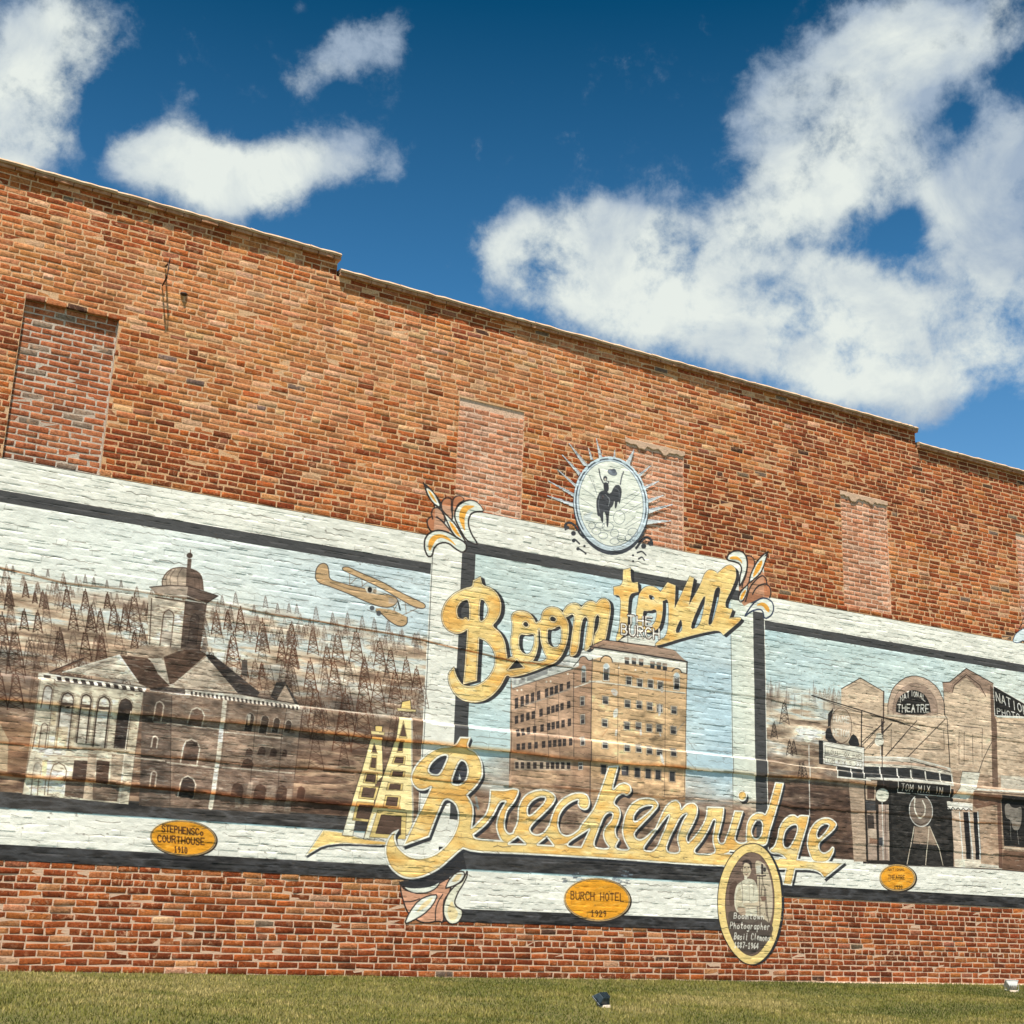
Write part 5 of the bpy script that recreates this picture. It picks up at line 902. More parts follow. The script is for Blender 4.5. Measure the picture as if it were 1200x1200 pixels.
def mat_paint():
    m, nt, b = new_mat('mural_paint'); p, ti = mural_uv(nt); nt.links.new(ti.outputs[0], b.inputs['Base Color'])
    mp = nd(nt, 'ShaderNodeMapping'); mp.inputs['Scale'].default_value = (1, 1, 1.15); nt.links.new(p, mp.inputs[0])
    n1 = nd(nt, 'ShaderNodeTexNoise', Scale=42.0, Detail=6.0, Roughness=.65); nt.links.new(mp.outputs[0], n1.inputs['Vector'])
    n2 = nd(nt, 'ShaderNodeTexNoise', Scale=120.0, Detail=3.0); nt.links.new(p, n2.inputs['Vector'])
    bump(nt, b, mth(nt, 'MULTIPLY_ADD', n2.outputs[0], .3, n1.outputs[0]), .0042, .55); return m
def mat_brick(name, light=0.0):
    m, nt, b = new_mat(name); p, ti = mural_uv(nt)
    at = nd(nt, 'ShaderNodeAttribute', attribute_name='bcol')
    n1 = nd(nt, 'ShaderNodeTexNoise', Scale=30.0, Detail=7.0, Roughness=.72); nt.links.new(p, n1.inputs['Vector'])
    n2 = nd(nt, 'ShaderNodeTexNoise', Scale=14.0, Detail=7.0, Roughness=.75, Distortion=.6); nt.links.new(p, n2.inputs['Vector'])
    mp = nd(nt, 'ShaderNodeMapping'); mp.inputs['Scale'].default_value = (.35, 1, 1.4); nt.links.new(p, mp.inputs[0])
    n3 = nd(nt, 'ShaderNodeTexNoise', Scale=1.3, Detail=5.0, Roughness=.6); nt.links.new(mp.outputs[0], n3.inputs['Vector'])
    c = mixc(nt, 1.0, at.outputs[0], ramp(nt, n1.outputs[0], [(.34, (.40, .34, .32)), (.46, (.90, .88, .86)), (.56, (1.06, 1.08, 1.1)), (.70, (1.4, 1.6, 1.7))]), 'MULTIPLY')
    # mortar smeared over the faces in patches
    sm = mth(nt, 'MULTIPLY', ramp(nt, n2.outputs[0], [(.53, (0, 0, 0)), (.62, (1, 1, 1))]), ramp(nt, n3.outputs[0], [(.40, (.10, .10, .10)), (.60, (.7, .7, .7))]))
    sep = nd(nt, 'ShaderNodeSeparateColor'); nt.links.new(sm, sep.inputs[0]) if False else None
    c = mixc(nt, sm, c, (.60, .32, .18))
    st = nd(nt, 'ShaderNodeMapping'); st.inputs['Scale'].default_value = (2.2, 1, .35); nt.links.new(p, st.inputs[0])
    n5 = nd(nt, 'ShaderNodeTexNoise', Scale=1.6, Detail=7.0, Roughness=.65); nt.links.new(st.outputs[0], n5.inputs['Vector'])
    c = mixc(nt, 1.0, c, ramp(nt, n5.outputs[0], [(.34, (.72, .68, .66)), (.5, (1, 1, 1)), (.68, (1.12, 1.12, 1.1))]), 'MULTIPLY')
    c = mixc(nt, mth(nt, 'MULTIPLY', ti.outputs[1], .94), c, ti.outputs[0])
    nt.links.new(c, b.inputs['Base Color']); b.inputs['Roughness'].default_value = .92
    n4 = nd(nt, 'ShaderNodeTexNoise', Scale=75.0, Detail=5.0, Roughness=.7); nt.links.new(p, n4.inputs['Vector'])
    bump(nt, b, mth(nt, 'MULTIPLY_ADD', n1.outputs[0], 1.6, n4.outputs[0]), .006, .9); return m
def mat_mortar(name, col, col2):
    m, nt, b = new_mat(name); p, ti = mural_uv(nt)
    n1 = nd(nt, 'ShaderNodeTexNoise', Scale=1.1, Detail=6.0, Roughness=.65); nt.links.new(p, n1.inputs['Vector']); n2 = nd(nt, 'ShaderNodeTexNoise', Scale=60.0, Detail=5.0, Roughness=.7); nt.links.new(p, n2.inputs['Vector'])
    c = mixc(nt, ramp(nt, n1.outputs[0], [(.35, (0, 0, 0)), (.65, (1, 1, 1))]), col, col2); c = mixc(nt, 1.0, c, ramp(nt, n2.outputs[0], [(.3, (.45, .42, .38)), (.5, (1, 1, 1)), (.8, (1.2, 1.2, 1.2))]), 'MULTIPLY')
    sp = nd(nt, 'ShaderNodeSeparateXYZ'); nt.links.new(p, sp.inputs[0]); low = nd(nt, 'ShaderNodeMapRange'); nt.links.new(sp.outputs[2], low.inputs[0]); low.inputs[1].default_value = 2.0; low.inputs[2].default_value = 0.0
    c = mixc(nt, mth(nt, 'MULTIPLY', low.outputs[0], .7), c, (.66, .47, .36))
    c = mixc(nt, ti.outputs[1], c, ti.outputs[0]); nt.links.new(c, b.inputs['Base Color']); bump(nt, b, n2.outputs[0], .006, 1.0); return m
def mat_noise(name, c0, c1, scale=8.0, bd=.004, bs=40.0, rough=.9, metal=0.0):
    m, nt, b = new_mat(name); p = obj_pos(nt); n1 = nd(nt, 'ShaderNodeTexNoise', Scale=scale, Detail=8.0, Roughness=.65); nt.links.new(p, n1.inputs['Vector']); n2 = nd(nt, 'ShaderNodeTexNoise', Scale=bs, Detail=5.0); nt.links.new(p, n2.inputs['Vector'])
    nt.links.new(mixc(nt, ramp(nt, n1.outputs[0], [(.35, (0, 0, 0)), (.65, (1, 1, 1))]), c0, c1), b.inputs['Base Color']); bump(nt, b, n2.outputs[0], bd, .8); b.inputs['Roughness'].default_value = rough; b.inputs['Metallic'].default_value = metal; return m
M_PAINT = mat_paint(); M_BRICK = mat_brick('weathered_brick'); M_MORT = mat_mortar('lime_mortar', (.64, .36, .18), (.68, .44, .27)); M_MORTP = mat_mortar('pink_mortar', (.68, .44, .31), (.72, .52, .40)); M_MORTW = mat_mortar('pale_mortar', (.62, .54, .46), (.50, .38, .30))
M_COPE = mat_noise('coping_cement', (.40, .26, .16), (.56, .41, .28), 7.0, .008); M_COPEU = mat_noise('coping_brick', (.30, .12, .06), (.50, .28, .17), 14.0, .008)
M_PLAS = mat_noise('grey_plaster', (.50, .34, .24), (.60, .42, .30), 12.0, .006); M_IRON = mat_noise('rusty_iron', (.10, .05, .03), (.06, .05, .05), 30.0, .002, rough=.7, metal=.4); M_CONC = mat_noise('pale_concrete', (.62, .52, .42), (.72, .64, .54), 9.0, .004)
M_ROOF = mat_noise('roof_felt', (.08, .08, .08), (.12, .11, .10), 3.0, .01); M_STUC = mat_noise('side_brick', (.25, .10, .05), (.40, .20, .12), 20.0, .01)

# ------------------------------------------------------------------ object helpers
def mesh_obj(name, V, Fq, mat, parent=None, smooth_=False, attr=None):
    me = bpy.data.meshes.new(name); V = np.asarray(V, np.float32); Fq = np.asarray(Fq, np.int32); k = Fq.shape[1]
    me.vertices.add(len(V)); me.vertices.foreach_set('co', V.ravel()); me.loops.add(Fq.size); me.loops.foreach_set('vertex_index', Fq.ravel())
    me.polygons.add(len(Fq)); me.polygons.foreach_set('loop_start', np.arange(0, Fq.size, k, dtype=np.int32)); me.polygons.foreach_set('loop_total', np.full(len(Fq), k, np.int32))
    if smooth_: me.polygons.foreach_set('use_smooth', np.ones(len(Fq), bool))
    me.update(calc_edges=True)
    if attr is not None:
        a = me.color_attributes.new('bcol', 'FLOAT_COLOR', 'POINT'); c = np.ones((len(V), 4), np.float32); c[:, :3] = attr; a.data.foreach_set('color', c.ravel())
    me.materials.append(mat); o = bpy.data.objects.new(name, me); C.objects.link(o)
    if parent: o.parent = parent
    return o
def bm_obj(name, bm, mat, parent=None, smooth_=False):
    me = bpy.data.meshes.new(name); bm.to_mesh(me); bm.free(); me.materials.append(mat)
    if smooth_: me.polygons.foreach_set('use_smooth', [True] * len(me.polygons))
    o = bpy.data.objects.new(name, me); C.objects.link(o)
    if parent: o.parent = parent
    return o
def empty(name, label, cat, loc=(0, 0, 0), group=None):
    o = bpy.data.objects.new(name, None); C.objects.link(o); o.location = loc; o['label'] = label; o['category'] = cat
    if group: o['group'] = group
    return o
def add_box(bm, x0, y0, z0, x1, y1, z1, bev=0.0):
    v = [bm.verts.new(p) for p in ((x0, y0, z0), (x1, y0, z0), (x1, y1, z0), (x0, y1, z0), (x0, y0, z1), (x1, y0, z1), (x1, y1, z1), (x0, y1, z1))]
    fs = [bm.faces.new([v[i] for i in q]) for q in ((3, 2, 1, 0), (4, 5, 6, 7), (0, 1, 5, 4), (1, 2, 6, 5), (2, 3, 7, 6), (3, 0, 4, 7))]
    if bev: bmesh.ops.bevel(bm, geom=list({e for f in fs for e in f.edges}), offset=bev, segments=1, affect='EDGES')
def add_tube(bm, pts, r, n=8):
    pts = [Vector(p) for p in pts]; rings = []
    for i, p in enumerate(pts):
        d = (pts[min(i + 1, len(pts) - 1)] - pts[max(i - 1, 0)]).normalized(); a = d.orthogonal().normalized(); b = d.cross(a); rr = r[i] if isinstance(r, (list, tuple)) else r
        rings.append([bm.verts.new(p + (a * math.cos(t) + b * math.sin(t)) * rr) for t in [2 * math.pi * k / n for k in range(n)]])
    for q, w in zip(rings, rings[1:]):
        for k in range(n): bm.faces.new([q[k], q[(k + 1) % n], w[(k + 1) % n], w[k]])
    bm.faces.new(rings[0][::-1]); bm.faces.new(rings[-1])

# ------------------------------------------------------------------ building
bld = empty('brick_building', 'long rusty red brick side wall with a stepped parapet, carrying the painted mural', 'building')
ztop = lambda x: 7.40 if x < 5.37 else (7.205 if x < 14.82 else 6.965)      # underside of coping
WIN = [(1.95, 2.93, 4.235, 6.02), (7.09, 8.005, 4.64, 6.05), (9.555, 10.482, 4.64, 6.03), (13.276, 14.17, 4.31, 6.0), (16.905, 17.82, 4.235, 5.985)]   # bricked-up openings
RAWTOP = 4.235
def raw_zone(x, z):
    """True where the wall is bare brick"""
    j = int((z - CZ0) * S); i = int((x - CX0) * S)
    if z > 5.95 or z < CZ0 + .02: return True
    if 0 <= i < CW and 0 <= j < CH: return ALP[j, i] < .6 or z > 4.66
    return True
PAL = [((.44, .108, .027), 5), ((.31, .064, .016), 5.5), ((.48, .145, .042), 4), ((.55, .205, .08), 3), ((.22, .05, .014), 2.2), ((.62, .27, .13), 2.0), ((.70, .40, .25), .6), ((.10, .045, .03), .12), ((.22, .15, .12), .22), ((.42, .15, .08), 1.2)]
PC = np.array([p[0] for p in PAL]); PWt = np.array([p[1] for p in PAL], float)
lo = fbm(160, 480, 22, 301, 4, 3.5); lo = (lo - lo.mean()) / lo.std()
def brick_col(r, x, z):
    n = lo[min(max(int((z + 1) * 18), 0), 159), min(max(int((x + 2) * 18), 0), 479)]
    w = PWt.copy()
    if z < .5: w[[3, 5, 6, 8, 9]] *= .45; w[0] *= 1.6; w[1] *= 1.3
    band = math.exp(-((z - 6.45 + .02 * (x - 6)) / .45) ** 2) * .95 + n * .95 + (-.12 if z > 4 else -.3)
    w[[3, 5, 6]] *= math.exp(band * 1.5); w[[1, 4, 7]] *= math.exp(-band * 1.1)
    c = PC[r.choice(len(PAL), p=w / w.sum())]; return c * r.uniform(.78, 1.08) * (.84 if z < .5 else .95) * np.array([1, r.uniform(.89, 1.05), r.uniform(.76, 1.0)])
def win_col(r, i, z):
    if i == 0: P = [((.40, .115, .045), 6), ((.27, .19, .14), 1.3), ((.46, .16, .07), 3), ((.26, .08, .035), 1)]
    else: P = [((.60, .27, .155), 5), ((.54, .22, .12), 4), ((.66, .35, .23), 3), ((.52, .30, .21), 1)]
    w = np.array([p[1] for p in P]); return np.array(P[r.choice(len(P), p=w / w.sum())][0]) * r.uniform(.88, 1.12)
FQ = np.array([[0, 1, 5, 4], [1, 2, 6, 5], [2, 3, 7, 6], [3, 0, 4, 7], [4, 5, 6, 7], [8, 9, 1, 0], [9, 10, 2, 1], [10, 11, 3, 2], [11, 8, 0, 3]])
def brick_verts(r, x0, x1, z0, z1, yoff=0.0, rough=1.0):
    j = lambda s=.0030: r.normal(0, s * rough); c = .004 * rough
    f = -.0018 + yoff - abs(r.normal(0, .0011))
    q = [(x0 + j(), z0 + j()), (x1 + j(), z0 + j()), (x1 + j(), z1 + j()), (x0 + j(), z1 + j())]
    v = [(a, yoff - .0003, b) for a, b in q]; cx, cz = (x0 + x1) / 2, (z0 + z1) / 2
    v += [(a + (c + abs(j())) * (1 if a < cx else -1), f + j(.0012), b + (c + abs(j())) * (1 if b < cz else -1)) for a, b in q]
    v += [(a, yoff + .03, b) for a, b in q]; return v
bricks = []   # (x0,x1,z0,z1,color,window index or -1)
for k in range(0, NCOURSE):
    r = layout_rng(k + 5000); z0 = Z0 + k * PITCH + .0035; z1 = z0 + PITCH - JT + .001
    for (a, b) in course(k, XW0, XW1, is_header(k)):
        spans = [(a, b)]
        for (wx0, wx1, wz0, wz1) in WIN:
            if z0 > wz0 - .01 and z1 < wz1 + .02:
                ns = []
                for (s, e) in spans:
                    if e <= wx0 or s >= wx1: ns.append((s, e))
                    else:
                        if s < wx0 - .03: ns.append((s, wx0 - .004))
                        if e > wx1 + .03: ns.append((wx1 + .004, e))
                spans = ns
        for s, e in spans:
            s = max(s, XW0); e = min(e, XW1)
            for xs in (5.37, 14.82):
                if z1 > ztop(xs + .01) and s < xs < e: e = xs
            if e - s < .02: continue
            m = (s + e) / 2
            zz1 = min(z1, ztop(m) - .001)
            if zz1 - z0 < .012: continue
            if not (raw_zone(s + .01, z0 + .01) or raw_zone(e - .01, z0 + .01) or raw_zone(m, z1 - .01) or raw_zone(m, z0 + .01)): continue
            bricks.append((s, e, z0, zz1, brick_col(r, m, z0), -1))
for wi, (wx0, wx1, wz0, wz1) in enumerate(WIN):
    k = 0; z = wz1 - PITCH - (.0 if wi == 0 else .09)
    while z > wz0 - .03:
        r = np.random.default_rng(900 + wi * 50 + k); x = wx0 + .006 - (.105 if k % 2 else 0)
        while x < wx1 - .02:
            s, e = max(x, wx0 + .006), min(x + .2, wx1 - .006)
            if e - s > .03: bricks.append((s, e, z, z + PITCH - JT, win_col(r, wi, z), wi))
            x += .2125 if wi else .215
        z -= PITCH; k += 1
# the 300 bricks that show largest are objects of their own
def proj(x, z):
    p = np.array([x, DIST, z]); d = RX * p[0] + NN * p[1] + UP * p[2]; return d[0] / d[2] * FP + 600, d[1] / d[2] * FP + 600
def area(b):
    x0, y0 = proj(b[0], b[2]); x1, y1 = proj(b[1], b[3])
    xm, ym = (x0 + x1) / 2, (y0 + y1) / 2
    if not (4 < xm < 1196 and 0 < ym < 1140): return 0
    x2, y2 = proj(b[0], b[3]); x3, y3 = proj(b[1], b[2]); return abs((x3 - x0) * (y2 - y0) - (x2 - x0) * (y3 - y0))
ar = np.array([area(b) if b[5] == -1 else 0 for b in bricks]); big_ids = set(np.argsort(-ar)[:296].tolist())
grp = {}
for i, b in enumerate(bricks):
    r = np.random.default_rng(i); yo = .05 if b[5] == 0 else (.011 if b[5] > 0 else 0)
    v = np.array(brick_verts(r, b[0], b[1], b[2], b[3], yo, 1.0))
    if i in big_ids:
        mesh_obj('brick', v, FQ, M_BRICK, bld, attr=np.tile(b[4], (12, 1)))
    else: grp.setdefault(b[5], []).append((v, b[4]))
WP = []
for wi, lst in sorted(grp.items()):
    V = np.concatenate([v for v, _ in lst]); F_ = np.concatenate([FQ + 12 * i for i in range(len(lst))]); A_ = np.concatenate([np.tile(c, (12, 1)) for _, c in lst])
    if wi == -1: o = mesh_obj('brickwork', V, F_, M_BRICK, bld, attr=A_); o['kind'] = 'stuff'
    else:
        p = bpy.data.objects.new('bricked_up_window', None); C.objects.link(p); p.parent = bld
        p['label'] = ['recessed infill of red and grey brick with white mortar at the far left', 'flush pink infill above the capital letter', 'flush pink infill partly behind the medallion', 'flush pink infill right of the middle panel', 'pink infill cut by the right edge'][wi]
        o = mesh_obj('brickwork', V, F_, M_BRICK, p, attr=A_); o['kind'] = 'stuff'; WP.append(p)
# mortar beds
def grid_sheet(xs, zs, yf):
    X, Z = np.meshgrid(xs, zs); Y = yf(X, Z); V = np.stack([X, Y, Z], -1).reshape(-1, 3); h, w = X.shape; i = np.arange(h * w).reshape(h, w)
    return V, np.stack([i[:-1, :-1], i[:-1, 1:], i[1:, 1:], i[1:, :-1]], -1).reshape(-1, 4)
def mortar():
    # bare-wall mortar bed with openings cut for the recessed panel
    xs = np.unique(np.concatenate([np.arange(XW0, XW1 + .01, .1), [5.37, 14.82] + [v for q in WIN for v in q[:2]]]).round(4)); zs = np.unique(np.concatenate([np.arange(-1.0, 7.40, .1), [7.40, 7.205, 6.965] + [v for q in WIN for v in q[2:]]]).round(4))
    V, F_ = grid_sheet(xs, zs, lambda X, Z: -.0005 + 0 * X); c = V[F_].mean(1)
    keep = np.array([q[2] < ztop(q[0]) for q in c])
    for q in WIN: keep &= ~((c[:, 0] > q[0]) & (c[:, 0] < q[1]) & (c[:, 2] > q[2]) & (c[:, 2] < q[3]))
    mesh_obj('mortar_bed', V, F_[keep], M_MORT, bld)
    for wi, (x0, x1, z0, z1) in enumerate(WIN):
        d = .05 if wi == 0 else .011; f = -.0005; bk = d - .0005; bm = bmesh.new()
        for q in (((x0, f, z0), (x0, bk, z0), (x0, bk, z1), (x0, f, z1)), ((x1, bk, z0), (x1, f, z0), (x1, f, z1), (x1, bk, z1)), ((x0, bk, z1), (x1, bk, z1), (x1, f, z1), (x0, f, z1)), ((x0, bk, z0), (x1, bk, z0), (x1, bk, z1), (x0, bk, z1))): bm.faces.new([bm.verts.new(p) for p in q])
        bm_obj('window_reveal', bm, M_MORTW if wi == 0 else M_MORTP, WP[wi])
    for wi in (2, 3):   # ragged plaster patches over the heads of the infills
        x0, x1, z0, z1 = WIN[wi]; bm = bmesh.new(); r = random.Random(wi); N = 22
        top = [z1 + .012 + r.uniform(-.004, .004) for _ in range(N + 1)]; bot = [z1 - .055 - r.uniform(0, .03) - (.05 if i in (5, 6, 7, 14, 15) else 0) for i in range(N + 1)]
        vs = []
        for i in range(N + 1):
            x = x0 - .02 + (x1 - x0 + .04) * i / N; y = -.0045 - r.uniform(0, .002); vs.append([bm.verts.new((x, .004, top[i])), bm.verts.new((x, y, top[i] - .012)), bm.verts.new((x, y - r.uniform(0, .003), bot[i] + .012)), bm.verts.new((x, .004, bot[i]))])
        for a, b in zip(vs, vs[1:]):
            for q in range(3): bm.faces.new([a[q], a[q + 1], b[q + 1], b[q]])
        bmesh.ops.recalc_face_normals(bm, faces=bm.faces); bm_obj('plaster_patch', bm, M_PLAS, WP[wi])
mortar()

# coping: corbelled brick lip with a cement cap, in lengths
def coping():
    for (a, b, zt) in ((XW0, 5.40, 7.40), (5.40, 14.85, 7.205), (14.85, XW1, 6.965)):
        x = a
        bm = bmesh.new(); k = 0
        while x < b - .02:      # corbel course
            e = min(x + .2, b); dz = random.uniform(-.004, .004); add_box(bm, x + .003, -.045 + random.uniform(-.004, .004), zt + .001, e - .001, .30, zt + .040, .003); x = e + .003
        o = bm_obj('corbel_course', bm, M_COPEU, bld)
        x = a
        while x < b - .02:
            L_ = random.uniform(.7, 1.1); e = min(x + L_, b); e = b if b - e < .3 else e
            bm = bmesh.new(); n = 9; r = random.Random(int(x * 100)); pr = []
            for i in range(n + 1):
                xx = x + .002 + (e - x - .004) * i / n; f = -.062 + r.uniform(-.007, .007); h = r.uniform(-.006, .006)
                pr.append([bm.verts.new(p) for p in ((xx, .31, zt + .041), (xx, f + .006, zt + .041), (xx, f - .004, zt + .062 + h * .6), (xx, f + .02, zt + .088 + h), (xx, .16, zt + .11 + h), (xx, .31, zt + .10))])
            for p, q in zip(pr, pr[1:]):
                for i in range(6): bm.faces.new([p[i], p[(i + 1) % 6], q[(i + 1) % 6], q[i]])
            bm.faces.new(pr[0]); bm.faces.new(pr[-1][::-1]); bmesh.ops.recalc_face_normals(bm, faces=bm.faces)
            bm_obj('coping_stone', bm, M_COPE, bld); x = e
coping()
def body():
    bm = bmesh.new()
    for (a, b, zt) in ((XW0, 5.37, 7.40), (5.37, 14.82, 7.205), (14.82, XW1, 6.965)): add_box(bm, a + .002, .07, -1.2, b - .002, .30, zt)
    bm_obj('wall_core', bm, M_STUC, bld)
    bm = bmesh.new()
    for x0, x1 in ((XW0 - .02, XW0 - .003), (XW1 + .003, XW1 + .02)): add_box(bm, x0, .0, -1.2, x1, 16, 6.9)
    add_box(bm, XW0, 15.8, -1.2, XW1, 16, 6.9); bm_obj('side_wall', bm, M_STUC, bld)
    bm = bmesh.new(); add_box(bm, XW0, .31, 6.3, XW1, 15.79, 6.4); bm_obj('roof', bm, M_ROOF, bld)
    # pale footing showing at the right end
    bm = bmesh.new(); add_box(bm, 11.2, -.05, -1.0, XW1, .003, -.690, .004); bm_obj('footing', bm, M_CONC, bld)
    # rusty anchor strap and bolt
    x, z = wall_xz([192, 191, 190, 193], [319, 326, 335, 348]); bm = bmesh.new()
    add_tube(bm, [(3.352, -.01, 6.76), (3.352, -.15, 6.74), (3.348, -.17, 6.66), (3.344, -.15, 6.56), (3.342, -.01, 6.52)], [.010, .012, .011, .011, .008]); add_tube(bm, [(3.352, -.15, 6.74), (3.356, -.16, 6.80)], [.010, .006]); bm_obj('iron_hook', bm, M_IRON, bld, True)
    bm = bmesh.new(); bmesh.ops.create_uvsphere(bm, u_segments=12, v_segments=8, radius=.036, matrix=Matrix.Translation((3.59, -.004, 6.49)) @ Matrix.Diagonal((1.2, .9, .62, 1))); add_tube(bm, [(3.59, 0, 6.49), (3.59, -.045, 6.485)], .014); bm_obj('iron_bolt', bm, M_IRON, bld, True)
body()

# ------------------------------------------------------------------ mural film: real relief, one mesh per painted piece
mur = empty('mural', 'faded boom town mural in white, gold and brown across the lower brick wall', 'mural')
def film():
    dx = .0125
    xs = np.arange(XW0, XW1 - .02, dx) + .006
    zoff = np.array([.0, .004, .0095, .0135, .030, .048, .0625]); k0, k1 = 0, int((6.05 - Z0) / PITCH)
    zs = (Z0 - .003 + np.arange(k0, k1)[:, None] * PITCH + zoff[None]).ravel()
    X, Z = np.meshgrid(xs, zs); h, w = X.shape
    kk = ((Z - (Z0 - .003)) / PITCH + 1e-6).astype(int); fz = (Z - (Z0 - .003)) - kk * PITCH
    # joint mask: bed joints by row, head joints by course
    bed = np.where((fz > .003) & (fz < .012), 1.0, 0.0)
    head = np.zeros_like(X); boff = np.zeros_like(X); tilt = np.zeros_like(X)
    for k in range(k0, k1):
        rows = slice((k - k0) * 7, (k - k0) * 7 + 7); r = layout_rng(k + 777); hm = np.zeros(w); bo = np.zeros(w); tl = np.zeros(w)
        for a, b in course(k, XW0, XW1, is_header(k)):
            i = int(round((b + .006 - xs[0]) / dx))
            if 0 <= i < w: hm[i] = r.uniform(.3, 1)
            ia, ib = max(int((a - xs[0]) / dx), 0), min(int((b - xs[0]) / dx) + 1, w)
            if ib > ia: bo[ia:ib] = r.normal(0, .0009); tl[ia:ib] = r.normal(0, .012)
        head[rows] = hm[None]; boff[rows] = bo[None]; tilt[rows] = tl[None]
    n1 = fbm(h, w, 5, 401, 3, 1.0) - .5; n2 = fbm(h, w, 9, 405, 3, 1.3) ; dep = np.clip((n2 - .48) * 7, .0, 1.3)
    Y = -.0055 - boff + tilt * (fz - .03)
    Y = Y + np.maximum(bed, head * (bed < .5)) * (.0015 * dep) + n1 * .0020
    # laps and the smooth band of the wall below the picture's horizon
    l1, b1, b0, m1, m0 = step_lines(xs)
    L1 = l1[None]; B1 = b1[None]; B0 = b0[None]; M1 = m1[None]; M0 = m0[None]
    top = np.where(Z > L1, -.005 * np.clip(1 - (Z - L1) / .8, 0, 1), 0.)
    band = (Z < B1) & (Z > B0); rag = fbm(h, w, 26, 411, 3, 5)
    Y = np.where(band, -.008 + (n1 * .0012), Y); off = np.where(band, -.016, 0.)
    mid = np.where((Z < B0) & (Z > M1), -.005 * np.clip((B0 - Z) / (B0 - M1), 0, 1) ** 1.5, 0.); low = np.where((Z < M1) & (Z > M0), -.017 * np.clip((M1 - Z) / (M1 - M0), 0, 1) ** 1.3 * np.interp(xs, [0, 5.5, 7.5, 22], [1, 1, .35, .45])[None], 0.)
    Y = Y + top + off + mid + low
    rugged = (Z < 2.0) & (Z > .35); Y = np.where(rugged & ~band, Y + (rag - .5) * .010, Y)
    Y = np.minimum(Y, -.0036)
    # piece of each cell
    ci = np.clip(((X[:-1, :-1] + dx / 2 - CX0) * S).astype(int), 0, CW - 1); cj = np.clip((((Z[:-1, :-1] + Z[1:, :-1]) / 2 - CZ0) * S).astype(int), 0, CH - 1)
    al = ALP[cj, ci] > .6; ids = np.where(al, EID[cj, ci], 0)
    grid_i = np.arange(h * w).reshape(h, w); V = np.stack([X, Y, Z], -1).reshape(-1, 3)
    Q = np.stack([grid_i[:-1, :-1], grid_i[:-1, 1:], grid_i[1:, 1:], grid_i[1:, :-1]], -1)
    for e, (name, label) in PIECES.items():
        q = Q[ids == e]
        if len(q) == 0: continue
        u, inv = np.unique(q.ravel(), return_inverse=True)
        o = mesh_obj(name, V[u], inv.reshape(-1, 4), M_PAINT, mur, smooth_=True)
        if label: o['label'] = label
film()

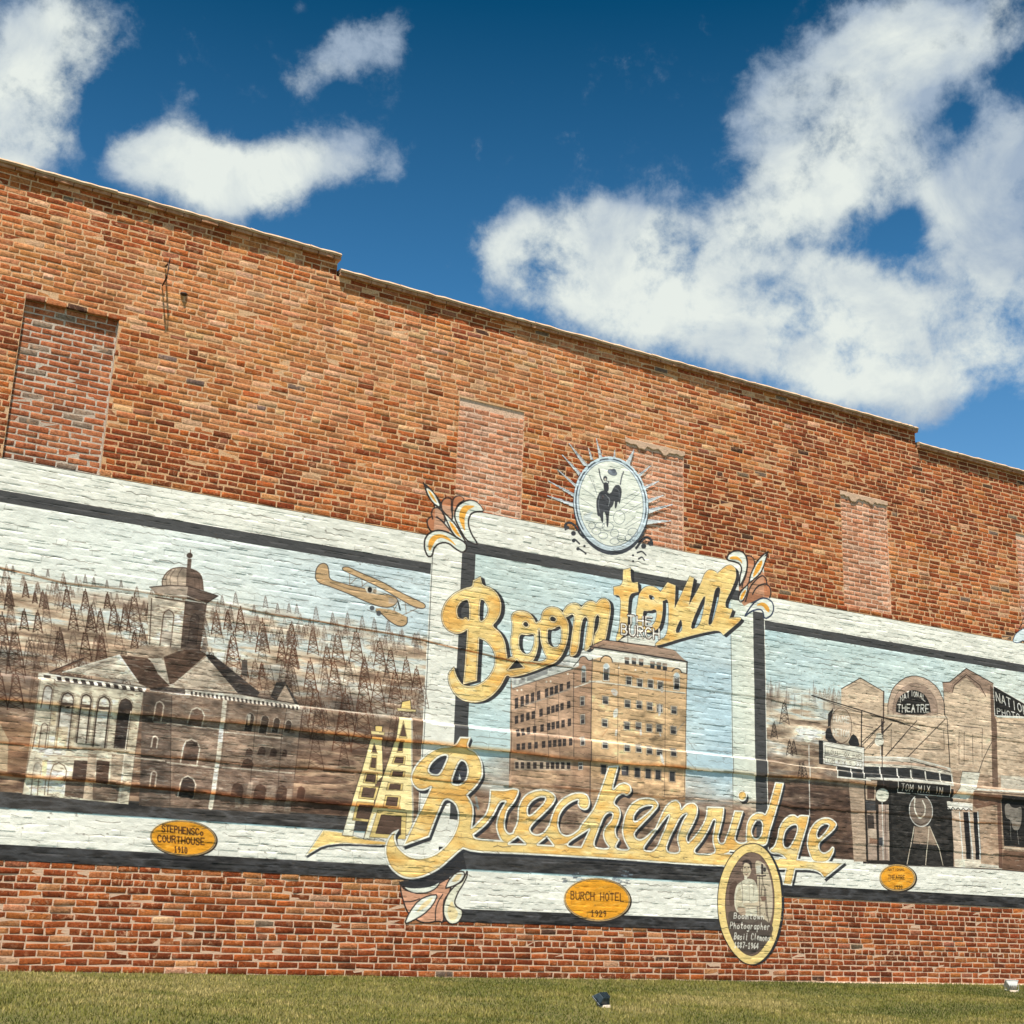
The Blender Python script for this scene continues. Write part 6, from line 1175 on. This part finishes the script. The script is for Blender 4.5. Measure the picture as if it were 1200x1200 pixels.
# ------------------------------------------------------------------ lawn
def ground_z(x, y):
    return -.672 - .004 * np.clip(x, -5, 20) * .35 + (np.minimum(y, 0)) * .028 + .012 * np.sin(x * 1.3 + y * .7) * np.clip(-y, 0, 1) + .008 * np.sin(x * 3.1 - y * 2.2) * np.clip(-y, 0, 1)
def lawn():
    m, nt, b = new_mat('turf'); p = obj_pos(nt)
    n1 = nd(nt, 'ShaderNodeTexNoise', Scale=2.2, Detail=6.0, Roughness=.6); nt.links.new(p, n1.inputs['Vector']); n2 = nd(nt, 'ShaderNodeTexNoise', Scale=60.0, Detail=5.0); nt.links.new(p, n2.inputs['Vector'])
    c = mixc(nt, n1.outputs[0], (.085, .095, .022), (.19, .16, .06)); c = mixc(nt, 1.0, c, ramp(nt, n2.outputs[0], [(.3, (.4, .4, .4)), (.7, (1.3, 1.3, 1.3))]), 'MULTIPLY'); nt.links.new(c, b.inputs['Base Color']); bump(nt, b, n2.outputs[0], .03)
    xs = np.concatenate([[-400, -150, -60, -20], np.arange(-6, 24, .2), [30, 60, 150, 400]]); ys = np.concatenate([[-400, -150, -60, -30], np.arange(-16, .02, .2), [.06]])
    X, Y = np.meshgrid(xs, ys); Z = ground_z(X, np.maximum(Y, -16)); V = np.stack([X, Y, Z], -1).reshape(-1, 3); h, w = X.shape; i = np.arange(h * w).reshape(h, w)
    o = mesh_obj('lawn', V, np.stack([i[:-1, :-1], i[:-1, 1:], i[1:, 1:], i[1:, :-1]], -1).reshape(-1, 4), m, smooth_=True); o['kind'] = 'structure'
    bm = bmesh.new(); add_box(bm, -400, .07, -1.6, 400, 400, -.9); o = bm_obj('ground', bm, m); o['kind'] = 'structure'
    # blades
    g = np.random.default_rng(5); N = 420000; far = g.random(N) ** .9
    x = g.uniform(-1, 19.5, N); y = -.015 - 8.2 * far
    # keep the wedge the photograph can see, with a margin
    d = (x[:, None] * RX + (y + DIST)[:, None] * NN + (-.8) * UP); px = d[:, 0] / d[:, 2] * FP + 600; keep = (px > -160) & (px < 1380); x, y = x[keep], y[keep]; N = len(x)
    cl = fbm(400, 1000, 16, 601, 4, 1.0); cl2 = fbm(400, 1000, 50, 607, 3, 1.6); ji = np.clip(((y + 8.5) * 40).astype(int), 0, 399); ii = np.clip(((x + 1.5) * 45).astype(int), 0, 999)
    f = cl[ji, ii]; f2 = cl2[ji, ii]; hgt = (.013 + .021 * g.random(N)) * (.55 + f * .9); z = ground_z(x, y) - .004
    a = g.uniform(0, 2 * np.pi, N); wd = g.uniform(.0022, .0042, N); lean = g.normal(0, .35, (N, 2)) * hgt[:, None]
    dx, dy = np.cos(a) * wd, np.sin(a) * wd
    P = np.stack([np.stack([x - dx, y - dy, z], -1), np.stack([x + dx, y + dy, z], -1), np.stack([x + lean[:, 0] * .4 + dx * .6, y + lean[:, 1] * .4 + dy * .6, z + hgt * .6], -1), np.stack([x + lean[:, 0] * .4 - dx * .6, y + lean[:, 1] * .4 - dy * .6, z + hgt * .6], -1), np.stack([x + lean[:, 0], y + lean[:, 1], z + hgt], -1)], 1).reshape(-1, 3)
    b0 = np.arange(N) * 5; F3 = np.concatenate([np.stack([b0, b0 + 1, b0 + 2], -1), np.stack([b0, b0 + 2, b0 + 3], -1), np.stack([b0 + 3, b0 + 2, b0 + 4], -1)])
    pal = np.array([(.075, .095, .012), (.13, .15, .02), (.21, .205, .035), (.32, .275, .065), (.46, .37, .14)]); t = np.clip(g.random(N) * .55 + (f2 - .5) * 1.5 + (f - .5) * 1.3 + .22, 0, .999) * 4; ti = t.astype(int); fr_ = (t - ti)[:, None]
    col = (pal[ti] * (1 - fr_) + pal[ti + 1] * fr_) * g.uniform(.56, .9, (N, 1))
    m2, nt, b = new_mat('grass_blade'); at = nd(nt, 'ShaderNodeAttribute', attribute_name='bcol'); nt.links.new(at.outputs[0], b.inputs['Base Color']); b.inputs['Roughness'].default_value = .6
    o = mesh_obj('grass', P, F3, m2, attr=np.repeat(col, 5, 0)); o['kind'] = 'stuff'; o['label'] = 'dry green lawn grass in front of the brick wall'; o['category'] = 'grass'
lawn()

# ------------------------------------------------------------------ flood lights on the lawn
def on_lawn(px, py):
    d = RX * 0; v = np.array([px - 600, py - 600, FP]); w = np.array([v @ RX, v @ NN, v @ UP]); t = 8.0
    for _ in range(40):
        p = np.array([0, -DIST, 0]) + w / w[1] * t; t += (p[2] - ground_z(p[0], p[1])) / (-w[2] / w[1] + 1e-6) * .6
    p = np.array([0, -DIST, 0]) + w / w[1] * t; return p
def flood(px, py, s, label, m_body, m_glass, m_base, rz, tilt):
    p = on_lawn(px, py); root = empty('flood_light', label, 'light', (p[0], p[1], p[2]), None); root.rotation_euler = (0, 0, rz)
    R_ = Matrix.Rotation(tilt, 4, 'X')
    def tx(bm): bmesh.ops.transform(bm, matrix=Matrix.Translation((0, 0, .12 * s)) @ R_, verts=bm.verts)
    bm = bmesh.new(); add_box(bm, -.12 * s, -.055 * s, -.085 * s, .12 * s, .035 * s, .085 * s, .012 * s); v = [q for q in bm.verts if q.co.y < -.04 * s]
    for q in v: q.co.x *= .72; q.co.z *= .7
    tx(bm); bm_obj('housing', bm, m_body, root)
    bm = bmesh.new(); add_box(bm, -.13 * s, .036 * s, -.095 * s, .13 * s, .055 * s, .095 * s, .006 * s); tx(bm); bm_obj('lens_frame', bm, m_body, root)
    bm = bmesh.new(); add_box(bm, -.108 * s, .0555 * s, -.075 * s, .108 * s, .060 * s, .075 * s); tx(bm); bm_obj('lens', bm, m_glass, root)
    bm = bmesh.new()
    for i in range(5): add_box(bm, (-.07 + i * .035 - .004) * s, -.075 * s, -.05 * s, (-.07 + i * .035 + .004) * s, -.056 * s, .05 * s)
    tx(bm); bm_obj('cooling_fins', bm, m_body, root)
    bm = bmesh.new(); add_tube(bm, [(0, 0, -.03 * s), (0, -.01 * s, .06 * s)], .016 * s); add_tube(bm, [(-.135 * s, 0, .12 * s), (-.135 * s, 0, .03 * s), (0, 0, .015 * s), (.135 * s, 0, .03 * s), (.135 * s, 0, .12 * s)], .008 * s, 6); bm_obj('bracket', bm, m_body, root)
    bm = bmesh.new(); bmesh.ops.create_cone(bm, cap_ends=True, segments=20, radius1=.10 * s, radius2=.085 * s, depth=.05 * s, matrix=Matrix.Translation((0.02 * s, -.02 * s, .005 * s))); bm_obj('base', bm, m_base, root, False)
MB = mat_noise('dark_enamel', (.018, .028, .036), (.03, .05, .065), 20, .001, rough=.4); MG = mat_noise('dusty_glass', (.12, .20, .24), (.2, .3, .34), 25, .0005, rough=.15); MW = mat_noise('grey_enamel', (.42, .44, .44), (.55, .55, .53), 20, .002, rough=.5)
flood(706, 1180, .62, 'small dark blue-black flood light tilted on the lawn below the orange hotel plaque', MB, MG, M_CONC, .35, -.85)
flood(1186, 1162, .66, 'pale grey flood light lying at the right edge of the lawn by the footing', MW, MG, M_CONC, -.5, .8)
